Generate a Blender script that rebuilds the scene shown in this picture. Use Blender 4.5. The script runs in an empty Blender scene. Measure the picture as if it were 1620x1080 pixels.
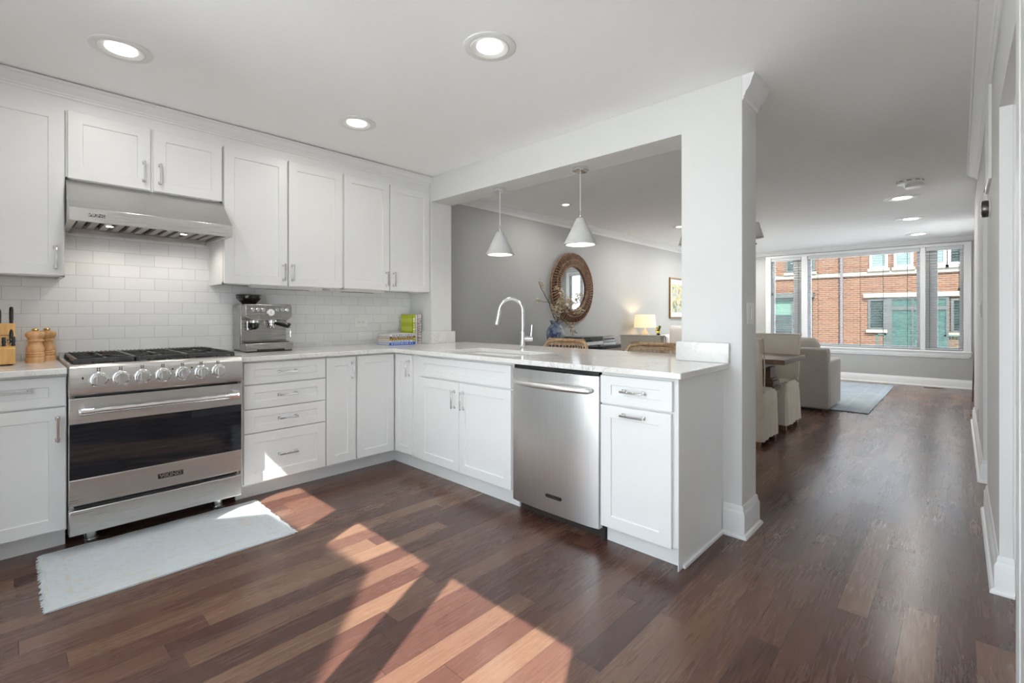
import bpy, bmesh, math, random
from mathutils import Vector, Matrix

sc = bpy.context.scene
COL = sc.collection
PI = math.pi
rnd = random.Random(7)

# ------------------------------------------------------------------ camera, world, sun, exposure
cam_d = bpy.data.cameras.new('camera')
cam_d.sensor_width = 36.0
cam_d.lens = 36.0 * 750.0 / 1620.0
cam_d.shift_y = -41.0 / 1620.0
cam_d.clip_start = 0.02
cam_d.clip_end = 200
cam = bpy.data.objects.new('camera', cam_d)
COL.objects.link(cam)
cam.location = (0, 0, 1.17)
cam.rotation_euler = (PI / 2, 0, math.atan2(707.0, 750.0) - PI / 2)
sc.camera = cam

world = bpy.data.worlds.new('world')
sc.world = world
world.use_nodes = True
bg = world.node_tree.nodes['Background']
sky = world.node_tree.nodes.new('ShaderNodeTexSky')
sky.sky_type = 'HOSEK_WILKIE'
sky.sun_direction = Vector((-0.8, -0.4, 1.0)).normalized()
sky.turbidity = 3.0
sky.ground_albedo = 0.4
mixw = world.node_tree.nodes.new('ShaderNodeMix')
mixw.data_type = 'RGBA'
mixw.inputs[0].default_value = 0.72
world.node_tree.links.new(sky.outputs[0], mixw.inputs[6])
mixw.inputs[7].default_value = (0.86, 0.93, 1.0, 1)
world.node_tree.links.new(mixw.outputs[2], bg.inputs[0])
bg.inputs[1].default_value = 8.5

sun_d = bpy.data.lights.new('sun', 'SUN')
sun_d.energy = 40.0
sun_d.angle = math.radians(0.4)
sun_d.color = (1.0, 0.96, 0.91)
sun = bpy.data.objects.new('sun', sun_d)
COL.objects.link(sun)
sun.rotation_euler = Vector((0.8, 0.4, -1.0)).to_track_quat('-Z', 'Y').to_euler()
sun.location = (-6, -3, 8)

sc.view_settings.view_transform = 'Standard'
sc.view_settings.look = 'None'
sc.view_settings.exposure = 0.3
sc.view_settings.gamma = 1.0
sc.view_settings.use_curve_mapping = False
sc.cycles.max_bounces = 10
sc.cycles.diffuse_bounces = 6
sc.cycles.transparent_max_bounces = 16
sc.cycles.sample_clamp_indirect = 6.0

DOWNLIGHT_W = 3.0
LIVING_DOWNLIGHT_W = 4.0

# ------------------------------------------------------------------ node materials
def new_mat(name):
    m = bpy.data.materials.new(name)
    m.use_nodes = True
    nt = m.node_tree
    b = nt.nodes['Principled BSDF']
    return m, nt, b

def nd(nt, kind, **props):
    n = nt.nodes.new('ShaderNode' + kind)
    for k, v in props.items():
        setattr(n, k, v)
    return n

def math_n(nt, op, a, b=None, c=None):
    n = nd(nt, 'Math', operation=op)
    for i, v in enumerate((a, b, c)):
        if v is None: continue
        if isinstance(v, (int, float)): n.inputs[i].default_value = v
        else: nt.links.new(v, n.inputs[i])
    return n.outputs[0]

def ocoord(nt, scale=(1, 1, 1), loc=(0, 0, 0), rot=(0, 0, 0)):
    tc = nd(nt, 'TexCoord')
    mp = nd(nt, 'Mapping')
    mp.inputs['Scale'].default_value = scale
    mp.inputs['Location'].default_value = loc
    mp.inputs['Rotation'].default_value = rot
    nt.links.new(tc.outputs['Object'], mp.inputs[0])
    return mp.outputs[0]

def noise(nt, vec, scale, detail=3, rough=.5, dist=0):
    n = nd(nt, 'TexNoise')
    nt.links.new(vec, n.inputs['Vector'])
    n.inputs['Scale'].default_value = scale
    n.inputs['Detail'].default_value = detail
    n.inputs['Roughness'].default_value = rough
    n.inputs['Distortion'].default_value = dist
    return n

def ramp(nt, fac, stops):
    r = nd(nt, 'ValToRGB')
    while len(r.color_ramp.elements) > len(stops): r.color_ramp.elements.remove(r.color_ramp.elements[-1])
    while len(r.color_ramp.elements) < len(stops): r.color_ramp.elements.new(1.0)
    for e, (p, c) in zip(r.color_ramp.elements, stops):
        e.position = p
        e.color = tuple(c) + (1,) if len(c) == 3 else c
    nt.links.new(fac, r.inputs[0])
    return r.outputs[0]

def bump(nt, b, height, strength=.2, dist=.01):
    n = nd(nt, 'Bump')
    n.inputs['Strength'].default_value = strength
    n.inputs['Distance'].default_value = dist
    nt.links.new(height, n.inputs['Height'])
    nt.links.new(n.outputs[0], b.inputs['Normal'])

def mat(name, col, rough=.5, metal=0., var=.04, vscale=6., bmp=0., bscale=80., stretch=(1, 1, 1), coat=0., emis=None, estr=0., trans=0., alpha=1., sheen=0.):
    m, nt, b = new_mat(name)
    v = ocoord(nt, stretch)
    n = noise(nt, v, vscale)
    lo = tuple(max(0, c * (1 - var)) for c in col)
    hi = tuple(min(1, c * (1 + var)) for c in col)
    nt.links.new(ramp(nt, n.outputs[0], [(.3, lo), (.7, hi)]), b.inputs['Base Color'])
    b.inputs['Roughness'].default_value = rough
    b.inputs['Metallic'].default_value = metal
    b.inputs['Coat Weight'].default_value = coat
    b.inputs['Transmission Weight'].default_value = trans
    b.inputs['Alpha'].default_value = alpha
    b.inputs['Sheen Weight'].default_value = sheen
    if emis:
        b.inputs['Emission Color'].default_value = tuple(emis) + (1,)
        b.inputs['Emission Strength'].default_value = estr
    if bmp:
        n2 = noise(nt, v, bscale, 4)
        bump(nt, b, n2.outputs[0], bmp, .004)
    return m

def brushed(name, col, rough, axis, metal=1.0):
    """brushed sheet metal: fine streaks stretched along one axis"""
    m, nt, b = new_mat(name)
    s = [400, 400, 400]
    s['xyz'.index(axis)] = 4
    n = noise(nt, ocoord(nt, tuple(s)), 1.0, 2)
    n2 = noise(nt, ocoord(nt), 3.0, 2)
    nt.links.new(ramp(nt, n.outputs[0], [(.25, tuple(c * .94 for c in col)), (.75, tuple(min(1, c * 1.04) for c in col))]), b.inputs['Base Color'])
    r = math_n(nt, 'ADD', math_n(nt, 'MULTIPLY', n.outputs[0], .12), math_n(nt, 'ADD', math_n(nt, 'MULTIPLY', n2.outputs[0], .1), rough - .11))
    nt.links.new(r, b.inputs['Roughness'])
    b.inputs['Metallic'].default_value = metal
    bump(nt, b, n.outputs[0], .015, .001)
    return m

def wood_floor():
    m, nt, b = new_mat('cherry_floorboards')
    tc = nd(nt, 'TexCoord')
    sp = nd(nt, 'SeparateXYZ')
    nt.links.new(tc.outputs['Object'], sp.inputs[0])
    W, L = .1, 1.15
    yy = math_n(nt, 'DIVIDE', math_n(nt, 'ADD', sp.outputs[1], 10.043), W)
    row = math_n(nt, 'FLOOR', yy)
    wn = nd(nt, 'TexWhiteNoise', noise_dimensions='1D')
    nt.links.new(row, wn.inputs['W'])
    xx = math_n(nt, 'DIVIDE', math_n(nt, 'ADD', math_n(nt, 'MULTIPLY', wn.outputs[0], 7.3), math_n(nt, 'ADD', sp.outputs[0], 20)), L)
    idx = math_n(nt, 'FLOOR', xx)
    cb = nd(nt, 'CombineXYZ')
    nt.links.new(row, cb.inputs[0]); nt.links.new(idx, cb.inputs[1])
    w2 = nd(nt, 'TexWhiteNoise', noise_dimensions='2D')
    nt.links.new(cb.outputs[0], w2.inputs['Vector'])
    base = ramp(nt, w2.outputs[0], [(0, (.066, .0285, .022)), (.3, (.088, .039, .028)), (.55, (.110, .052, .0365)), (.8, (.134, .069, .046)), (1, (.172, .096, .061))])
    # grain, shifted for every board
    cg = nd(nt, 'CombineXYZ')
    nt.links.new(math_n(nt, 'MULTIPLY', sp.outputs[0], 2.2), cg.inputs[0])
    nt.links.new(math_n(nt, 'MULTIPLY', sp.outputs[1], 42.0), cg.inputs[1])
    nt.links.new(math_n(nt, 'MULTIPLY', w2.outputs[0], 37.0), cg.inputs[2])
    g = noise(nt, cg.outputs[0], 1.6, 6, .65, 1.2)
    g2 = noise(nt, ocoord(nt, (30, 180, 1)), 1.0, 3, .6)
    gm = math_n(nt, 'ADD', math_n(nt, 'MULTIPLY', g.outputs[0], .7), math_n(nt, 'MULTIPLY', g2.outputs[0], .45))
    gr = math_n(nt, 'ADD', gm, .43)
    mx = nd(nt, 'Mix', data_type='RGBA', blend_type='MULTIPLY')
    mx.inputs[0].default_value = 1.0
    nt.links.new(base, mx.inputs[6])
    cc = nd(nt, 'CombineColor')
    for i in range(3): nt.links.new(gr, cc.inputs[i])
    nt.links.new(cc.outputs[0], mx.inputs[7])
    # seams
    fy = math_n(nt, 'FRACT', yy)
    fx = math_n(nt, 'FRACT', xx)
    ey = math_n(nt, 'MINIMUM', fy, math_n(nt, 'SUBTRACT', 1.0, fy))
    ex = math_n(nt, 'MULTIPLY', math_n(nt, 'MINIMUM', fx, math_n(nt, 'SUBTRACT', 1.0, fx)), L / W)
    e = math_n(nt, 'MINIMUM', ex, ey)
    seam = math_n(nt, 'LESS_THAN', e, .009)
    mx2 = nd(nt, 'Mix', data_type='RGBA')
    nt.links.new(math_n(nt, 'MULTIPLY', seam, .6), mx2.inputs[0])
    nt.links.new(mx.outputs[2], mx2.inputs[6])
    mx2.inputs[7].default_value = (.012, .006, .004, 1)
    nt.links.new(mx2.outputs[2], b.inputs['Base Color'])
    rn = noise(nt, ocoord(nt, (1, 3, 1)), 2.0, 4)
    nt.links.new(math_n(nt, 'ADD', math_n(nt, 'MULTIPLY', rn.outputs[0], .12), math_n(nt, 'ADD', math_n(nt, 'MULTIPLY', g.outputs[0], .1), .16)), b.inputs['Roughness'])
    b.inputs['Specular IOR Level'].default_value = .3
    b.inputs['Coat Weight'].default_value = .38
    b.inputs['Coat Roughness'].default_value = .22
    h = math_n(nt, 'ADD', math_n(nt, 'MULTIPLY', g.outputs[0], .08), math_n(nt, 'MULTIPLY', math_n(nt, 'MINIMUM', math_n(nt, 'MULTIPLY', e, 40.0), 1.0), .7))
    lump = noise(nt, ocoord(nt, (1.5, 6, 1)), 2.0, 2)
    h = math_n(nt, 'ADD', h, math_n(nt, 'MULTIPLY', lump.outputs[0], .8))
    bump(nt, b, h, .035, .003)
    return m

def brick_mat(name, bw, rh, mortar, c1, c2, cm, rough, bstr, loc=(0, 0, 0), plane='xz', gloss_wave=False, squash_off=.5):
    m, nt, b = new_mat(name)
    tc = nd(nt, 'TexCoord')
    sp = nd(nt, 'SeparateXYZ')
    nt.links.new(tc.outputs['Object'], sp.inputs[0])
    cb = nd(nt, 'CombineXYZ')
    a = {'x': 0, 'y': 1}[plane[0]]
    nt.links.new(math_n(nt, 'ADD', sp.outputs[a], 30 + loc[0]), cb.inputs[0])
    nt.links.new(math_n(nt, 'ADD', sp.outputs[2], 30 + loc[1]), cb.inputs[1])
    bt = nd(nt, 'TexBrick')
    nt.links.new(cb.outputs[0], bt.inputs['Vector'])
    bt.inputs['Scale'].default_value = 1.0
    bt.inputs['Brick Width'].default_value = bw
    bt.inputs['Row Height'].default_value = rh
    bt.inputs['Mortar Size'].default_value = mortar
    bt.inputs['Mortar Smooth'].default_value = .2
    bt.inputs['Color1'].default_value = tuple(c1) + (1,)
    bt.inputs['Color2'].default_value = tuple(c2) + (1,)
    bt.inputs['Mortar'].default_value = tuple(cm) + (1,)
    bt.offset = squash_off
    nt.links.new(bt.outputs['Color'], b.inputs['Base Color'])
    b.inputs['Roughness'].default_value = rough
    inv = math_n(nt, 'SUBTRACT', 1.0, bt.outputs['Fac'])
    if gloss_wave:
        nz = noise(nt, cb.outputs[0], 14.0, 2)
        inv = math_n(nt, 'ADD', inv, math_n(nt, 'MULTIPLY', nz.outputs[0], 1.3))
    bump(nt, b, inv, bstr, .003)
    return m

def quartz():
    m, nt, b = new_mat('white_quartz')
    v = ocoord(nt)
    n = noise(nt, v, 5.0, 8, .62, 1.6)
    n2 = noise(nt, v, 42.0, 4, .6, .5)
    d = math_n(nt, 'ABSOLUTE', math_n(nt, 'SUBTRACT', n.outputs[0], .5))
    vein = math_n(nt, 'SUBTRACT', 1.0, math_n(nt, 'MINIMUM', math_n(nt, 'MULTIPLY', d, 38.0), 1.0))
    msk = noise(nt, v, 3.1, 3)
    vein = math_n(nt, 'MULTIPLY', vein, math_n(nt, 'MAXIMUM', math_n(nt, 'MULTIPLY', math_n(nt, 'SUBTRACT', msk.outputs[0], .47), 5.0), 0.0))
    vein = math_n(nt, 'MULTIPLY', vein, math_n(nt, 'MULTIPLY', n2.outputs[0], 1.2))
    mx = nd(nt, 'Mix', data_type='RGBA')
    nt.links.new(math_n(nt, 'MINIMUM', vein, .75), mx.inputs[0])
    nt.links.new(ramp(nt, n2.outputs[0], [(.3, (.74, .725, .70)), (.7, (.80, .79, .77))]), mx.inputs[6])
    mx.inputs[7].default_value = (.30, .30, .31, 1)
    nt.links.new(mx.outputs[2], b.inputs['Base Color'])
    b.inputs['Roughness'].default_value = .12
    return m

def pane_glass(name, tint=(1, 1, 1), refl=.5):
    """thin clear glass: transparent with a Fresnel reflection"""
    m = bpy.data.materials.new(name)
    m.use_nodes = True
    nt = m.node_tree
    nt.nodes.clear()
    o = nd(nt, 'OutputMaterial'); t = nd(nt, 'BsdfTransparent'); g = nd(nt, 'BsdfGlossy'); f = nd(nt, 'Fresnel'); x = nd(nt, 'MixShader')
    t.inputs[0].default_value = tuple(tint) + (1,)
    g.inputs['Roughness'].default_value = .02
    f.inputs[0].default_value = 1.45
    nt.links.new(math_n(nt, 'MULTIPLY', f.outputs[0], refl), x.inputs[0])
    nt.links.new(t.outputs[0], x.inputs[1]); nt.links.new(g.outputs[0], x.inputs[2]); nt.links.new(x.outputs[0], o.inputs[0])
    return m

def fabric(name, col, scale=220., rough=.9, var=.12):
    m, nt, b = new_mat(name)
    v = ocoord(nt)
    n = noise(nt, v, scale, 3)
    n2 = noise(nt, v, 5.0, 3)
    f = math_n(nt, 'ADD', math_n(nt, 'MULTIPLY', n.outputs[0], .6), math_n(nt, 'MULTIPLY', n2.outputs[0], .4))
    nt.links.new(ramp(nt, f, [(.3, tuple(c * (1 - var) for c in col)), (.7, tuple(min(1, c * (1 + var)) for c in col))]), b.inputs['Base Color'])
    b.inputs['Roughness'].default_value = rough
    b.inputs['Sheen Weight'].default_value = .15
    bump(nt, b, math_n(nt, 'ADD', math_n(nt, 'MULTIPLY', n.outputs[0], .3), n2.outputs[0]), .35, .006)
    return m

def rug_mat(name, c1, c2, c3, scale, half, border):
    """faded medallion rug; half = half size of the rug, border = width of the border band"""
    m, nt, b = new_mat(name)
    v = ocoord(nt)
    sp = nd(nt, 'SeparateXYZ'); nt.links.new(v, sp.inputs[0])
    n = noise(nt, v, scale, 6, .7, 1.0)
    n2 = noise(nt, v, scale * .35, 4, .6, 2.0)
    vo = nd(nt, 'TexVoronoi'); nt.links.new(v, vo.inputs['Vector']); vo.inputs['Scale'].default_value = scale * .55
    f = math_n(nt, 'ADD', math_n(nt, 'MULTIPLY', n.outputs[0], .55), math_n(nt, 'ADD', math_n(nt, 'MULTIPLY', n2.outputs[0], .35), math_n(nt, 'MULTIPLY', vo.outputs['Distance'], .18)))
    ax = math_n(nt, 'SUBTRACT', half[0], math_n(nt, 'ABSOLUTE', sp.outputs[0]))
    ay = math_n(nt, 'SUBTRACT', half[1], math_n(nt, 'ABSOLUTE', sp.outputs[1]))
    e = math_n(nt, 'MINIMUM', ax, ay)
    line = math_n(nt, 'LESS_THAN', math_n(nt, 'ABSOLUTE', math_n(nt, 'SUBTRACT', e, border)), border * .07)
    line2 = math_n(nt, 'LESS_THAN', math_n(nt, 'ABSOLUTE', math_n(nt, 'SUBTRACT', e, border * .25)), border * .09)
    ln = math_n(nt, 'MULTIPLY', math_n(nt, 'MAXIMUM', line, line2), .10)
    nt.links.new(ramp(nt, math_n(nt, 'ADD', f, ln), [(.36, c1), (.54, c2), (.70, c3)]), b.inputs['Base Color'])
    b.inputs['Roughness'].default_value = .95
    b.inputs['Sheen Weight'].default_value = .2
    n3 = noise(nt, v, 350.0, 2)
    bump(nt, b, n3.outputs[0], .5, .004)
    return m

M = {}
M['floor'] = wood_floor()
M['white'] = mat('cabinet_white', (.80, .80, .795), .35, var=.01)
M['trimwhite'] = mat('trim_white', (.82, .82, .82), .4, var=.01)
M['ceiling'] = mat('ceiling_paint', (.95, .95, .95), .8, var=.012, vscale=2, bmp=.04, bscale=120)
M['wall'] = mat('wall_paint_pale_grey', (.72, .72, .71), .6, var=.012, vscale=3, bmp=.05, bscale=150)
M['greywall'] = mat('wall_paint_grey', (.44, .44, .43), .6, var=.012, vscale=3, bmp=.05, bscale=150)
M['beige'] = mat('wall_paint_beige', (.55, .50, .43), .6, var=.015)
M['tile'] = brick_mat('subway_tile', .1525, .077, .0016, (.79, .795, .80), (.84, .842, .842), (.62, .61, .59), .08, .35, (-.004, .004), 'xz', True)
M['quartz'] = quartz()
M['steel'] = brushed('stainless_steel', (.60, .59, .575), .30, 'x')
M['steelv'] = brushed('stainless_steel_dishwasher', (.72, .72, .715), .33, 'z')
M['steelmid'] = brushed('stainless_espresso', (.40, .385, .37), .27, 'x')
M['steeldark'] = brushed('stainless_inside', (.40, .37, .34), .35, 'x')
M['chrome'] = mat('polished_chrome', (.80, .80, .81), .08, 1., var=.01)
M['nickel'] = mat('satin_nickel', (.62, .62, .63), .22, 1., var=.02)
M['black'] = mat('black_plastic', (.012, .012, .013), .35, var=.1)
M['iron'] = mat('cast_iron', (.042, .042, .043), .38, var=.15, bmp=.2, bscale=200)
M['dark'] = mat('dark_void', (.01, .01, .012), .6)
M['ovenglass'] = mat('oven_glass', (.010, .012, .016), .03, var=.02)
M['badge'] = mat('badge_black', (.012, .012, .014), .3)
M['whiteplastic'] = mat('white_plastic', (.82, .82, .80), .3, var=.01)
M['mill'] = mat('beech_wood', (.62, .36, .17), .35, var=.18, vscale=9, stretch=(6, 6, 1))
M['blockwood'] = mat('knife_block_wood', (.66, .38, .13), .35, var=.15, vscale=8, stretch=(8, 2, 1))
M['brass'] = mat('brass', (.75, .56, .20), .25, 1.)
M['walnut'] = mat('rustic_walnut', (.11, .058, .032), .42, var=.45, vscale=5, stretch=(9, 1.2, 9), bmp=.15, bscale=60)
M['linen'] = fabric('cream_linen', (.64, .585, .50))
M['greyfabric'] = fabric('taupe_grey_fabric', (.40, .375, .35))
M['offwhite'] = fabric('offwhite_fabric', (.72, .71, .69))
M['rattan'] = mat('rattan', (.50, .335, .20), .6, var=.3, vscale=30, bmp=.3, bscale=90)
M['basket'] = mat('basket_weave', (.27, .155, .095), .6, var=.35, vscale=25, bmp=.3, bscale=90)
M['mirror'] = mat('mirror_silver', (.90, .91, .92), .015, 1., var=.003)
M['concrete'] = mat('pale_concrete', (.58, .58, .575), .75, var=.05, vscale=14, bmp=.1)
M['blackwood'] = mat('black_lacquer', (.012, .012, .014), .18, var=.1)
M['frame'] = mat('gilded_wood', (.24, .135, .045), .4, var=.2, vscale=20)
M['paper'] = mat('paper', (.80, .79, .76), .7, var=.02)
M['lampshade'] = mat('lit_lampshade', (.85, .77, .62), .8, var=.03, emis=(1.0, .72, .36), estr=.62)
M['shade'] = mat('cream_shade', (.70, .69, .665), .8, var=.02)
M['ceramic'] = mat('cream_ceramic', (.70, .63, .50), .25, var=.08)
M['baseband'] = mat('woven_base', (.20, .16, .11), .7, var=.2, vscale=40)
M['acrylic'] = pane_glass('clear_acrylic', (.90, .91, .92), .9)
M['glass'] = pane_glass('window_glass', (.93, .95, .95), .6)
M['glass_far'] = pane_glass('window_glass_dimmed', (.72, .74, .75), .12)  # grey tint stands in for exposure, dimming the bright street view
M['smoke'] = mat('smoked_hopper', (.03, .025, .022), .06, var=.1, trans=.55)
M['beans'] = mat('coffee_beans', (.04, .022, .013), .4, var=.4, vscale=120)
M['led'] = mat('downlight_diffuser', (1, 1, .97), .5, emis=(1.0, .96, .88), estr=5.0)
M['bulbglow'] = mat('pendant_inside', (.9, .9, .88), .6, emis=(1, .95, .86), estr=1.6)
M['ringgrey'] = mat('downlight_ring', (.78, .78, .775), .4, var=.01)
M['gauge'] = mat('gauge_face', (.85, .85, .83), .3, var=.01)
M['brick'] = brick_mat('orange_brick', .205, .068, .008, (.072, .0245, .0082), (.048, .0148, .0048), (.105, .078, .05), .9, .3, (0, 0), 'y' + 'z')
M['limestone'] = mat('pale_limestone', (.135, .125, .10), .8, var=.06)
M['greenpaint'] = mat('dark_green_frame', (.028, .032, .029), .5, var=.05)
M['greendoor'] = mat('green_door_glass', (.022, .046, .040), .2, var=.25, vscale=9)
M['greenshade'] = mat('green_blind', (.035, .075, .055), .7, var=.1, stretch=(1, .2, 10))
M['darkpane'] = mat('dark_window_pane', (.012, .018, .017), .08, var=.5, vscale=3)
M['exteriorwhite'] = mat('darkened_white_frame', (.24, .24, .235), .6)  # white frames darkened so the strong sun does not burn them out
M['paleshade'] = mat('pale_blind_behind_glass', (.07, .10, .095), .3, var=.2, stretch=(1, .2, 10))
M['pipe'] = mat('downpipe_brown', (.055, .05, .052), .5)
M['asphalt'] = mat('pavement', (.22, .22, .21), .9, var=.15)
M['paving'] = mat('pale_concrete_paving', (.55, .55, .54), .9, var=.08)
M['slat'] = mat('blind_slat_grey', (.32, .33, .35), .5, var=.02)
M['blind'] = mat('blind_rail', (.66, .67, .69), .5, var=.02)
M['cord'] = mat('blind_cord', (.10, .10, .10), .7)
M['chairleg'] = mat('chair_leg_wood', (.20, .10, .06), .5, var=.2)
M['satin'] = mat('satin_bright_steel', (.86, .86, .86), .34, 1., var=.02)
M['knobsteel'] = mat('brushed_knob', (.66, .66, .66), .27, 1., var=.03)
M['toedark'] = mat('dark_toe_panel', (.035, .026, .024), .5)
M['fringe'] = mat('rug_fringe', (.54, .575, .59), .9)
M['vase'] = None
M['twig'] = mat('twig_bark', (.07, .042, .03), .8, var=.25, vscale=40)
M['blossom'] = mat('dried_blossom', (.72, .64, .48), .8, var=.18, vscale=60)
M['leafgreen'] = mat('leaf_green', (.10, .16, .04), .6, var=.3, vscale=40)
M['yellow'] = mat('yellow_petal', (.75, .55, .06), .6, var=.15)
M['rug_runner'] = rug_mat('faded_runner_rug', (.55, .57, .58), (.62, .685, .73), (.60, .58, .54), 26.0, (.5, .32), .10)
M['rug_living'] = rug_mat('faded_blue_rug', (.24, .30, .36), (.33, .39, .44), (.42, .45, .46), 9.0, (1.5, 1.15), .28)

def vase_mat():
    m, nt, b = new_mat('blue_white_glaze')
    v = ocoord(nt)
    n = noise(nt, v, 15.0, 4, .55, .8)
    sp = nd(nt, 'SeparateXYZ'); nt.links.new(v, sp.inputs[0])
    f = math_n(nt, 'ADD', n.outputs[0], math_n(nt, 'MULTIPLY', math_n(nt, 'SUBTRACT', .16, sp.outputs[2]), .45))
    nt.links.new(ramp(nt, f, [(.44, (.36, .38, .41)), (.51, (.17, .215, .33)), (.63, (.045, .07, .20))]), b.inputs['Base Color'])
    b.inputs['Roughness'].default_value = .15
    return m
M['vase'] = vase_mat()

def art_mat():
    m, nt, b = new_mat('abstract_garden_print')
    v = ocoord(nt, (1, 1, 1))
    vo = nd(nt, 'TexVoronoi'); nt.links.new(v, vo.inputs['Vector']); vo.inputs['Scale'].default_value = 16
    n = noise(nt, v, 6.0, 3)
    f = math_n(nt, 'ADD', math_n(nt, 'MULTIPLY', vo.outputs['Distance'], .35), math_n(nt, 'MULTIPLY', n.outputs[0], .75))
    nt.links.new(ramp(nt, f, [(.25, (.10, .16, .13)), (.38, (.25, .30, .31)), (.46, (.52, .55, .54)), (.555, (.45, .46, .42)), (.562, (.70, .52, .03)), (.605, (.70, .54, .05)), (.612, (.28, .33, .33)), (.75, (.12, .17, .15))]), b.inputs['Base Color'])
    b.inputs['Roughness'].default_value = .5
    return m
M['art'] = art_mat()

def book_cover_green():
    m, nt, b = new_mat('lime_striped_cover')
    v = ocoord(nt)
    sp = nd(nt, 'SeparateXYZ'); nt.links.new(v, sp.inputs[0])
    f = math_n(nt, 'FRACT', math_n(nt, 'MULTIPLY', sp.outputs[2], 13.0))
    nt.links.new(ramp(nt, f, [(.49, (.40, .46, .01)), (.51, (.50, .56, .06))]), b.inputs['Base Color'])
    b.inputs['Roughness'].default_value = .35
    return m
M['limecover'] = book_cover_green()
def simple(name, col, rough=.45): 
    M[name] = mat(name, col, rough, var=.06, vscale=20)
for nme, c in dict(cover_white=(.78, .79, .80), cover_brown=(.16, .085, .05), cover_mustard=(.72, .45, .06), cover_pale=(.62, .70, .78), cover_blue=(.03, .12, .55), cover_grey=(.35, .36, .38), cover_pink=(.70, .58, .58), cover_dark=(.06, .06, .07), ink=(.10, .10, .11), inkwhite=(.8, .8, .8)).items(): simple(nme, c)

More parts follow.
